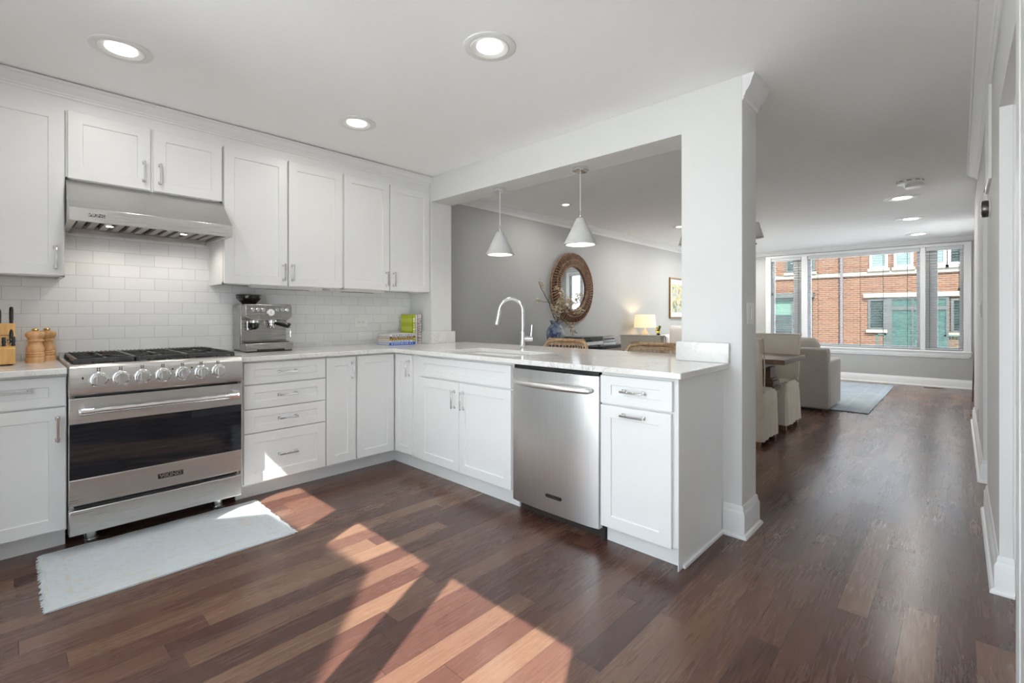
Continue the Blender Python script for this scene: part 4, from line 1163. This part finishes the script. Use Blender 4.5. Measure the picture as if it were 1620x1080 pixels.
for i, (a, b) in enumerate(PANES):
    bl = thing('window_blind', ['narrow open venetian blind in the right window part', 'wide open venetian blind across the middle window part', 'narrow open venetian blind in the left window part'][i], 'blind', (FX + .028, (a + b) / 2, 0), 0, 'venetian blinds in the far window')
    h = (b - a) / 2 - .006
    MB().box(-.028, .028, -h, h, WZ1 - .06, WZ1 - .001).build('headrail', 'blind', bl, bevel=.002, seg=1)
    mb = MB(); n = 37
    for k in range(n):
        z = WZ0 + .05 + k * (WZ1 - WZ0 - .13) / (n - 1)
        mb.add([(-.022, -h, z - .0005), (.022, -h, z - .0005), (.022, h, z - .0005), (-.022, h, z - .0005), (-.022, -h, z + .0012), (0, -h, z + .0025), (.022, -h, z + .0012), (.022, h, z + .0012), (0, h, z + .0025), (-.022, h, z + .0012)],
               [(3, 2, 1, 0), (4, 5, 8, 9), (5, 6, 7, 8), (0, 1, 6, 5, 4), (2, 3, 9, 8, 7), (1, 2, 7, 6), (3, 0, 4, 9)])
    mb.build('slats', 'slat', bl)
    MB().box(-.024, .024, -h, h, WZ0 + .012, WZ0 + .03).build('bottom_rail', 'blind', bl)
    mb = MB(); m = 5 if i == 1 else 2
    for k in range(m):
        y = -h * .8 + 1.6 * h * k / (m - 1)
        for x in (-.0235, .0235): mb.box(x - .001, x + .001, y - .0018, y + .0018, WZ0 + .02, WZ1 - .05)
    mb.build('ladder_cords', 'cord', bl)
    if i != 1:
        y = -h + .05 if i == 0 else h - .02
        MB().tube([(-.032, y, WZ1 - .06), (-.032, y, 1.62)], .0018, 6).lathe([(.004, 1.625), (.014, 1.60), (.015, 1.578), (.006, 1.57)], (-.032, y, 0), 'z', 12).build('pull_cord', 'cord', bl)

# ------------------------------------------------------------------ brick building across the street
BX = 20.0
b = thing('brick_building', 'orange brick building seen through the far window', 'building', (BX, 0, 0))
MB().box(0, 1.0, -1.6, 6.4, -.45, 3.9).build('brick_wall', 'brick', b)
MB().box(-.06, .0, -1.6, 6.4, 2.525, 2.645).build('stone_band', 'limestone', b)
MB().box(-.09, .0, 2.94, 3.02, -.45, 3.9).build('downpipe', 'pipe', b)
def xwin(y0, y1, z0, z1, frame, pane, sill=True, ft=.07, split=False):
    w = MB().slab([y0, y0 + ft, y1 - ft, y1], [z0, z0 + ft, z1 - ft, z1], lambda u, v: not (y0 + ft < u < y1 - ft and z0 + ft < v < z1 - ft), -.05, .0, 'yz')
    if sill: w.box(-.10, 0, y0 - .05, y1 + .05, z0 - .10, z0, 1)
    w = w.build('window', [frame, 'limestone'], b)
    MB().box(-.012, -.002, y0 + ft, y1 - ft, z0 + ft, z1 - ft).build('pane', pane, w)
    return w
xwin(1.71, 2.20, 2.75, 3.45, 'exteriorwhite', 'paleshade')
xwin(1.07, 1.56, 2.75, 3.45, 'exteriorwhite', 'paleshade')
xwin(.28, .62, 2.75, 3.45, 'exteriorwhite', 'paleshade')
xwin(-.45, .25, 2.75, 3.45, 'exteriorwhite', 'darkpane')
xwin(3.78, 4.72, 2.76, 3.9, 'greenpaint', 'darkpane')
MB().box(-.10, 0, -1.2, 2.36, 1.775, 1.92).build('stone_lintel', 'limestone', b)
xwin(1.77, 2.24, .70, 1.735, 'greenpaint', 'darkpane')
xwin(-.6, .18, .64, 1.70, 'greenpaint', 'darkpane')
ef = MB().slab([.22, .29, .54, 1.06, 1.11, 1.60, 1.64, 1.77], [-.4, 1.36, 1.47, 1.70, 1.775], lambda u, v: not ((.29 < u < 1.06 - 0 and u < .54 or 1.11 < u < 1.60 or .54 < u < 1.06) and (v < 1.36 or 1.47 < v < 1.70)), -.06, 0, 'yz').build('entrance_frame', 'greenpaint', b)
MB().box(-.025, -.002, .29, 1.06, -.4, 1.36).box(-.025, -.002, 1.11, 1.60, -.4, 1.36).build('glazed_doors', 'greendoor', ef)
MB().box(-.025, -.002, .29, 1.60, 1.47, 1.70).build('transom_pane', 'greendoor', ef)
bayw = MB().box(-.20, 0, 3.80, 6.4, 1.83, 2.0).box(-.14, 0, 3.86, 6.4, 1.76, 1.83).box(-.08, 0, 3.86, 3.98, -.4, 1.76).box(-.08, 0, 4.46, 4.52, -.4, 1.76).build('bay_cornice', 'greenpaint', b)
MB().box(-.03, -.001, 4.52, 6.4, 1.2, 1.76).build('window_shade', 'greenshade', bayw)
MB().box(-.03, -.001, 4.52, 6.4, -.4, 1.2).box(-.03, -.001, 3.98, 4.46, -.4, 1.76).build('dark_pane', 'darkpane', bayw)
rl = MB().box(-.75, -.70, -1.2, 1.95, .545, .585).box(-.75, -.70, -1.2, 1.95, -.25, -.22)
for k in range(40): rl.box(-.735, -.715, -1.2 + k * .0805 - .009, -1.2 + k * .0805 + .009, -.25, .56)
for yy in (1.93, 1.72, .3): rl.box(-.75, -.70, yy - .025, yy + .025, -.45, .585)
rl.build('railing', 'greendoor', b)

# ------------------------------------------------------------------ living and dining room
# round basket mirror
r = thing('round_mirror', 'round mirror in a wide woven basket frame on the grey wall', 'mirror', (5.272, WY - .001, 1.538))
ro, ri, rm = .475, .300, .375
mb = MB()
for rad, yy, t in ((ro, -.03, .013), (ro - .012, -.012, .010), (rm + .01, -.058, .008), (ri + .012, -.05, .013), (ri, -.045, .010)):
    mb.tube([(rad * math.cos(2 * PI * k / 64), yy, rad * math.sin(2 * PI * k / 64)) for k in range(64)], t, 6, closed=True)
n = 72
for k in range(n):
    a0 = 2 * PI * k / n
    pts = []
    for q in range(5):
        t = q / 4
        rad = ri + (ro - ri) * t
        a = a0 + .10 * t
        pts.append((rad * math.cos(a), -.05 - .02 * math.sin(PI * t) + .02 * t, rad * math.sin(a)))
    mb.tube(pts, .0075, 5)
    pts = [( (ri + (ro - ri) * t) * math.cos(a0 + .09 - .10 * t), -.036 + .008 * t, (ri + (ro - ri) * t) * math.sin(a0 + .09 - .10 * t)) for t in (0, .5, 1)]
    mb.tube(pts, .005, 4)
mb.lathe([(ro - .01, -.004), (ri, -.004), (ri, 0), (ro - .01, 0)], (0, 0, 0), 'y', 48, 1, True)
mb.build('woven_frame', ['basket', 'walnut'], r)
MB().lathe([(ri, -.002), (ri, -.030)], (0, 0, 0), 'y', 64).build('mirror_glass', 'mirror', r)

# black console with turntable, records and vase
r = thing('console_table', 'low black console along the grey wall', 'console', (5.12, 3.63, 0))
MB().box(-.84, .84, -.22, .22, .735, .775).build('top', 'blackwood', r, bevel=.006)
MB().box(-.80, .80, -.20, .20, .50, .735).build('case', 'blackwood', r, bevel=.003)
for sx in (-.76, .76):
    for sy in (-.17, .17): MB().box(sx - .025, sx + .025, sy - .025, sy + .025, 0, .5).build('leg', 'blackwood', r)
r = thing('record_player', 'turntable with clear acrylic lid on the black console', 'record player', (5.18, 3.60, .775))
MB().box(-.225, .225, -.17, .17, .012, .055).build('plinth', 'cover_white', r, bevel=.004)
for sx in (-.18, .18):
    for sy in (-.13, .13): MB().cyl((sx, sy, 0), .02, .013, seg=12).build('foot', 'black', r)
MB().lathe([(.148, .057), (.148, .070), (.14, .072)], (-.03, 0, 0), 'z', 32).build('platter', 'black', r)
MB().tube([(.16, .11, .085), (.16, -.05, .085), (.12, -.10, .082)], .005, 6).cyl((.16, .11, .055), .02, .03, seg=12).build('tonearm', 'chrome', r)
mb = MB()
for q in ((-.225, .225, -.17, -.167, .058, .118), (-.225, .225, .167, .17, .058, .118), (-.225, -.222, -.17, .17, .058, .118), (.222, .225, -.17, .17, .058, .118), (-.225, .225, -.17, .17, .118, .121)): mb.box(*q)
mb.build('dust_lid', 'acrylic', r)
z = .775
for i, (w, d, t, cov, lb) in enumerate([
    (.30, .24, .026, 'cover_white', 'thick white coffee-table book at the bottom of the console pile'),
    (.27, .23, .020, 'cover_grey', 'grey book second from the bottom of the console pile'),
    (.27, .22, .018, 'cover_pale', 'pale book in the middle of the console pile'),
    (.26, .22, .022, 'cover_dark', 'dark book below the top of the console pile'),
    (.29, .23, .016, 'cover_pink', 'pinkish thin book on top of the console pile'),
    (.25, .21, .014, 'cover_grey', 'slim grey magazine topmost on the console pile')]):
    bk = thing('book', lb, 'book', (5.66 + rnd.uniform(-.012, .012), 3.60, z), rnd.uniform(-.06, .06), 'books on the black console')
    MB().box(-w / 2, w / 2, -d / 2, d / 2, 0, .002).box(-w / 2, w / 2, -d / 2, d / 2, t - .002, t).box(-w / 2, w / 2, -d / 2, -d / 2 + .003, 0, t).build('cover', cov, bk)
    MB().box(-w / 2 + .004, w / 2 - .004, -d / 2 + .003, d / 2 - .004, .002, t - .002).build('pages', 'paper', bk)
    z += t + .0003
r = tag(MB().lathe([(.062, 0), (.066, .006), (.085, .05), (.108, .11), (.116, .16), (.112, .20), (.092, .245), (.066, .275), (.058, .29), (.064, .31), (.078, .335), (.070, .337), (.052, .31), (.046, .285)], seg=40).build('vase', 'vase', loc=(4.60, 3.60, .775)), 'blue and white speckled round vase below the round mirror', 'vase')
# blossom branches (each its own thing standing in the vase)
def branch(ends, label, seed, dens, dx=0, dy=0):
    rr = random.Random(seed)
    b = thing('blossom_branch', label, 'branch', (4.60, 3.60, .775), 0, 'dried blossom branches in the vase')
    tw = MB(); bl = MB()
    for pts, r0 in ends:
        P = [Vector(p) for p in pts]
        path = []
        for k in range(len(P) - 1):
            for q in range(4):
                t = q / 4; path.append(P[k].lerp(P[k + 1], t) + Vector((rr.uniform(-1, 1), rr.uniform(-1, 1), rr.uniform(-1, 1))) * .005)
        path.append(P[-1])
        tw.tube(path, [r0 * (1 - .6 * k / len(path)) for k in range(len(path))], 5)
        for k, p in enumerate(path):
            if k < len(path) * dens[1]: continue
            for q in range(dens[0] * 2):
                if rr.random() < .35: continue
                c = p + Vector((rr.uniform(-1, 1), rr.uniform(-1, 1), rr.uniform(-1, 1))) * (.020 + .004 * dens[0])
                for s in range(4):
                    a = rr.uniform(0, 6.28); tl = rr.uniform(-.6, .6)
                    Rm = Matrix.Rotation(a, 3, 'Z') @ Matrix.Rotation(tl, 3, 'Y')
                    L = rr.uniform(.018, .032); W2 = L * .42
                    v = [Vector((0, 0, 0)), Vector((L * .5, W2, .004)), Vector((L, 0, .002)), Vector((L * .5, -W2, .004)), Vector((L * .5, 0, -.004))]
                    bl.add([c + Rm @ p2 for p2 in v], [(0, 1, 4), (1, 2, 4), (2, 3, 4), (3, 0, 4), (0, 3, 1), (1, 3, 2)])
    tw.build('twig', 'twig', b)
    bl.build('blossoms', 'blossom', b, sharp=20)
base = (0, 0, .05)
branch([([base, (-.02, -.01, .33), (-.13, .0, .55), (-.24, .02, .70), (-.30, .02, .80)], .006), ([(-.13, .0, .55), (-.25, .0, .56), (-.36, .0, .575)], .003), ([(-.15, .0, .57), (-.13, -.02, .66), (-.02, -.03, .73)], .003)], 'long bare-tipped branch leaning left out of the vase', 3, (2, .72))
branch([([base, (.02, -.01, .33), (.07, -.02, .48), (.08, -.04, .62), (.06, -.05, .70)], .005), ([(.07, -.02, .48), (.14, -.05, .56), (.20, -.06, .60)], .003)], 'upright branch thick with dried blossoms in the middle of the vase', 5, (5, .35))
branch([([base, (.03, 0, .33), (.15, -.05, .48), (.27, -.10, .58), (.36, -.12, .66)], .005), ([(.15, -.05, .48), (.25, -.12, .46), (.34, -.16, .45)], .003)], 'blossoming branch reaching right in front of the round mirror', 8, (5, .38))
branch([([base, (.03, -.02, .34), (.11, -.06, .33), (.17, -.10, .24), (.20, -.12, .17)], .004)], 'drooping twig hanging over the right side of the vase', 9, (3, .5))
branch([([base, (.0, -.02, .34), (-.01, -.05, .47), (.03, -.07, .58)], .004), ([(-.01, -.05, .47), (-.07, -.05, .44), (-.09, -.05, .50)], .003)], 'short blossom spray rising from the centre of the vase', 12, (4, .35))

# rattan counter stools
st = thing('counter_stool', 'rattan counter stool behind the sink', 'stool', (3.16, 2.475, 0), 0, 'rattan stools behind the peninsula')
for sx, sy in ((-.2, -.2), (-.2, .2), (.17, -.2), (.17, .2)):
    MB().tube([(sx * 1.08, sy * 1.05, 0), (sx, sy, .62)], .017, 10).build('leg', 'rattan', st)
MB().box(-.22, .2, -.225, .225, .60, .645).build('seat', 'rattan', st, bevel=.015, seg=3)
MB().tube([(-.205, -.205, .22), (-.205, .205, .22)], .012, 8).tube([(.18, -.205, .30), (.18, .205, .30)], .012, 8).build('stretcher', 'rattan', st)
mb = MB()
def back_pt(y, z):
    return (.165 + .03 * (z - .62) / .33 - .06 * (abs(y) / .23) ** 2, y, z)
arch = [back_pt(-.225, .63), back_pt(-.228, .80), back_pt(-.222, .90), back_pt(-.195, .940), back_pt(-.12, .952), back_pt(0, .955), back_pt(.12, .952), back_pt(.195, .940), back_pt(.222, .90), back_pt(.228, .80), back_pt(.225, .63)]
mb.tube(arch, .014, 8)
for k in range(13):
    y = -.20 + .40 * k / 12
    zt = .952 if abs(y) < .17 else .935
    mb.tube([back_pt(y, .64), back_pt(y, .80), back_pt(y, zt)], .006, 5)
for zz in (.70, .76, .82, .875, .915, .93): mb.tube([back_pt(-.22 + .44 * q / 8, zz) for q in range(9)], .0055, 5)
for k in range(40):
    y = -.19 + .38 * k / 39
    p = back_pt(y, .9515)
    mb.tube([(p[0] + .0165 * math.cos(a), y + .002 * math.sin(a), p[2] + .0165 * math.sin(a)) for a in [2 * PI * q / 8 for q in range(8)]], .0028, 4, closed=True)
mb.build('woven_back', 'rattan', st)
dup(st, (3.16, 1.66, 0), None, 'rattan counter stool next to the pillar')

# dining table
r = thing('dining_table', 'rustic dark wood trestle dining table', 'table', (5.26, 2.17, 0))
mb = MB()
for k in range(5): mb.box(-.36 + k * .162, -.36 + (k + 1) * .162 - .001, -.90, .90, .712, .758)
mb.box(-.36, .45, -1.0, -.902, .712, .758); mb.box(-.36, .45, .902, 1.0, .712, .758)
mb.build('table_top', 'walnut', r, bevel=.004)
for s in (-1, 1):
    y = s * .74
    mb = MB()
    mb.box(-.28, .28, y - .06, y + .06, .66, .712)
    mb.box(-.085, .085, y - .07, y + .07, .545, .66)
    for (w, t0, t1) in ((.10, .52, .545), (.115, .49, .52), (.105, .465, .49), (.125, .425, .465)): mb.box(-w, w, y - w * .9, y + w * .9, t0, t1)
    mb.box(-.08, .08, y - .07, y + .07, .12, .425)
    mb.box(-.13, .13, y - .09, y + .09, 0, .07); mb.box(-.11, .11, y - .08, y + .08, .07, .12)
    mb.build('trestle', 'walnut', r, bevel=.005)
MB().box(-.04, .04, -.70, .70, .20, .28).build('stretcher', 'walnut', r, bevel=.004)

# slip-covered dining chair: faces +x, back at -x
def rrect(x0, x1, y0, y1, rad, n=6, wave=0., z=0, ph=0):
    pts = []
    for (cx, cy, a0) in ((x1 - rad, y1 - rad, 0), (x0 + rad, y1 - rad, PI / 2), (x0 + rad, y0 + rad, PI), (x1 - rad, y0 + rad, 1.5 * PI)):
        for k in range(n + 1):
            a = a0 + PI / 2 * k / n
            pts.append((cx + rad * math.cos(a), cy + rad * math.sin(a)))
    # subdivide straight runs
    out = []
    for i in range(len(pts)):
        p, q = pts[i], pts[(i + 1) % len(pts)]
        L = math.hypot(q[0] - p[0], q[1] - p[1]); m = max(1, int(L / .035))
        for j in range(m):
            t = j / m; out.append((p[0] + (q[0] - p[0]) * t, p[1] + (q[1] - p[1]) * t))
    if wave:
        cx, cy = (x0 + x1) / 2, (y0 + y1) / 2
        res = []
        for i, (x, y) in enumerate(out):
            s = 1 + wave * (math.sin(i * 1.7 + ph) * .6 + math.sin(i * .63 + ph * 2) * .6)
            res.append((cx + (x - cx) * s, cy + (y - cy) * s))
        out = res
    return [(x, y, z) for x, y in out]
ch = thing('dining_chair', 'cream slip-covered dining chair nearest the kitchen side of the table', 'chair', (4.83, 1.505, 0), 0, 'slip-covered dining chairs')
mb = MB()
rings = []
for z, w in ((.05, .038), (.15, .028), (.25, .02), (.36, .010), (.44, .003), (.465, 0), (.478, 0)):
    ins = 0 if z < .46 else (.012 if z < .47 else .03)
    fl = .012 * (1 - z / .47) if z < .47 else 0
    rings.append(rrect(-.27 - fl + ins * .2, .25 + fl - ins, -.235 - fl + ins, .235 + fl - ins, .03, 4, w, z, 1.3))
mb.ring_loft(rings)
rings = []
for z, x0, x1, hy in ((.40, -.285, -.175, .232), (.55, -.29, -.19, .232), (.75, -.305, -.215, .236), (.90, -.318, -.235, .240), (.955, -.320, -.242, .242), (.968, -.312, -.25, .236)):
    rings.append(rrect(x0, x1, -hy, hy, .028, 4, .004 if z < .9 else 0, z, z * 9))
mb.ring_loft(rings)
mb.build('slipcover', 'linen', ch, sharp=60)
mb = MB()
for y in (-.243, .243): mb.tube([(-.322, y, .958), (-.28, y, .966), (-.243, y, .955), (-.20, y, .70), (-.185, y * .97, .47)], .0055, 6)
mb.tube([(-.322, y2, .962) for y2 in (-.24, -.1, .1, .24)], .0055, 6); mb.tube([(-.243, y2, .962) for y2 in (-.24, -.1, .1, .24)], .0055, 6)
mb.build('piping', 'linen', ch)
for sx, sy in ((-.25, -.20), (-.25, .20), (.22, -.20), (.22, .20)):
    MB().box(sx - .022, sx + .022, sy - .022, sy + .022, 0, .12).build('leg', 'chairleg', ch)
dup(ch, (4.83, 2.42, 0), 0, 'pale slip-covered dining chair seen over the counter beside the pillar')
dup(ch, (5.67, 1.505, 0), PI, 'cream slip-covered dining chair across the table, back towards the armchair')

# grey armchair facing the window
r = thing('armchair', 'taupe grey armchair with its back to the kitchen', 'armchair', (7.10, 1.60, .0125))
MB().box(-.36, .38, -.44, .44, .04, .40).build('base', 'greyfabric', r, bevel=.025, seg=3)
MB().prism([(-.41, .03), (-.30, .03), (-.27, .72), (-.30, .765), (-.39, .765)], 'xz', -.47, .47).build('backrest', 'greyfabric', r, bevel=.025, seg=3)
for s in (-1, 1):
    MB().prism([(-.30, .03), (.40, .03), (.40, .585), (.36, .61), (-.30, .60)], 'xz', s * .47 - (.13 if s > 0 else 0), s * .47 + (.13 if s < 0 else 0)).build('armrest', 'greyfabric', r, bevel=.022, seg=3)
MB().box(-.29, .38, -.33, .33, .40, .52).build('seat_cushion', 'greyfabric', r, bevel=.04, seg=4)
mb = MB()
mb.ring_loft([[(-.20 + .11 * math.cos(a) * k, y, .71 + .175 * math.copysign(abs(math.sin(a)) ** .6, math.sin(a)) * k) for a in [2 * PI * q / 20 for q in range(20)]] for y, k in ((-.34, .55), (-.30, .9), (-.24, 1.0), (.24, 1.0), (.30, .9), (.34, .55))])
mb.build('back_cushion', 'greyfabric', r, sharp=60)
for sx in (-.34, .34):
    for sy in (-.40, .40): MB().cyl((sx, sy, 0 if sx > 0 else -.0125), .022, .05, seg=12).build('foot', 'walnut', r)

# sofa along the grey wall and its pillow
r = thing('sofa', 'off-white sofa against the grey wall', 'sofa', (8.25, 3.36, 0))
MB().box(-.95, .95, -.45, .42, .06, .42).build('base', 'offwhite', r, bevel=.03, seg=3)
MB().box(-.95, .95, .20, .44, .40, .84).build('backrest', 'offwhite', r, bevel=.05, seg=4)
for s in (-1, 1): MB().box(s * .95 - .1, s * .95 + .1, -.45, .42, .06, .64).build('armrest', 'offwhite', r, bevel=.05, seg=4)
for s in (-1, 1): MB().box(s * .42 - .41, s * .42 + .41, -.44, .2, .42, .55).build('seat_cushion', 'offwhite', r, bevel=.04, seg=4)
def pillow(c, w, h, t, label, rotz, m, name='throw_pillow'):
    mb = MB(); n = 14; V = []; F = []
    for s in (-1, 1):
        for j in range(n + 1):
            for i in range(n + 1):
                u = i / n * 2 - 1; v = j / n * 2 - 1
                bul = (max(0, 1 - u ** 4) * max(0, 1 - v ** 4)) ** .5
                V.append((u * w / 2 * (1 - .06 * (1 - abs(v))), s * t / 2 * bul, v * h / 2 * (1 - .06 * (1 - abs(u)))))
    k = (n + 1) ** 2
    for j in range(n):
        for i in range(n):
            a = j * (n + 1) + i
            F.append((a, a + n + 1, a + n + 2, a + 1)); F.append((k + a, k + a + 1, k + a + n + 2, k + a + n + 1))
    mb.add(V, F)
    return tag(mb.build(name, m, loc=c, rotz=rotz, sharp=60), label, 'pillow')
pillow((7.55, 3.31, .785), .46, .46, .17, 'plump white pillow propped up on the sofa arm', math.radians(75), 'offwhite')

# side table, lit lamp, small flower vase
r = thing('side_table', 'small side table carrying the lit lamp', 'table', (6.98, 3.57, 0))
MB().lathe([(.25, .70), (.25, .725), (.24, .73)], seg=36).build('top', 'walnut', r)
MB().lathe([(.03, .05), (.025, .35), (.03, .70)], seg=16).build('stem', 'walnut', r)
MB().lathe([(.17, 0), (.17, .02), (.03, .05)], seg=28).build('base', 'walnut', r)
r = thing('table_lamp', 'lit table lamp with cream drum shade by the grey wall', 'lamp', (6.95, 3.64, .73))
MB().lathe([(.075, 0), (.078, .02), (.075, .125)], seg=28).build('base_band', 'baseband', r)
MB().lathe([(.074, .125), (.060, .16), (.028, .20), (.014, .225), (.012, .25)], seg=28).build('body', 'ceramic', r)
MB().lathe([(.172, .252), (.150, .455), (.147, .455), (.169, .252)], seg=40, closed=True).build('shade', 'lampshade', r)
MB().cyl((0, 0, .25), .006, .11, seg=8).ball((0, 0, .35), .03, 12, 8).build('bulb', 'bulbglow', r)
lamp(r, 'POINT', (0, 0, .36), 16, (1, .72, .42), .03)
r = thing('flower_vase', 'tiny vase of yellow flowers beside the lamp', 'vase', (7.13, 3.50, .73))
MB().lathe([(.03, 0), (.04, .03), (.035, .10), (.025, .13), (.03, .15)], seg=18).build('pot', mat('dark_green_glass', (.03, .06, .03), .2), r)
mb = MB(); m2 = MB()
for k in range(16):
    a = rnd.uniform(0, 6.28); q = rnd.uniform(.01, .045); hz = rnd.uniform(.17, .27)
    mb.tube([(0, 0, .12), (q * math.cos(a), q * math.sin(a), hz)], .0025, 4)
    (m2 if k % 2 else mb).ball((q * math.cos(a), q * math.sin(a), hz), .017, 7, 5)
mb.build('leaves', 'leafgreen', r); m2.build('petals', 'yellow', r)
# picture
r = thing('framed_picture', 'framed yellow and green print on the grey wall beside the lamp', 'picture', (8.60, WY - .001, 1.495))
MB().slab([-.325, -.30, .30, .325], [-.375, -.35, .35, .375], lambda u, v: abs(u) > .30 or abs(v) > .35, -.03, 0, 'xz').build('frame', 'frame', r, bevel=.003)
MB().box(-.30, .30, -.010, -.004, -.35, .35).build('mat_board', 'paper', r)
MB().box(-.235, .235, -.013, -.010, -.265, .255).build('print', 'art', r)

# living-room rug
r = MB().box(-1.53, 1.53, -1.15, 1.15, .001, .012).build('area_rug', 'rug_living', loc=(8.52, 1.93, 0), bevel=.004)
tag(r, 'large faded blue rug on the living room floor', 'rug')

# chandelier over the dining table
r = thing('chandelier', 'black iron chandelier with cream shades over the dining table', 'chandelier', (5.10, 1.83, CEIL))
MB().lathe([(.06, 0), (.06, -.02), (.02, -.035)], seg=24).build('canopy', 'black', r)
MB().cyl((0, 0, -.62), .007, .60, seg=10).lathe([(.012, -.60), (.035, -.63), (.02, -.66), (.03, -.69), (.008, -.72)], seg=16).build('stem', 'black', r)
for k in range(6):
    a = -PI / 2 + k * PI / 3
    ca, sa = math.cos(a), math.sin(a)
    pts = [(.02, -.66), (.12, -.70), (.22, -.705), (.30, -.675), (.34, -.62), (.345, -.56)]
    ar = MB().tube([(x * ca, x * sa, z) for x, z in pts], [.008, .008, .008, .009, .009, .008], 8).lathe([(.006, -.57), (.024, -.552), (.026, -.548)], (.345 * ca, .345 * sa, 0), 'z', 16)
    ar = ar.build('arm', 'black', r)
    MB().cyl((.345 * ca, .345 * sa, -.55), .0105, .085, seg=12).build('candle_sleeve', 'ceramic', ar)
    MB().lathe([(.085, -.493), (.042, -.342), (.040, -.342), (.083, -.493)], (.345 * ca, .345 * sa, 0), 'z', 28, 0, True).build('shade', 'shade', ar)
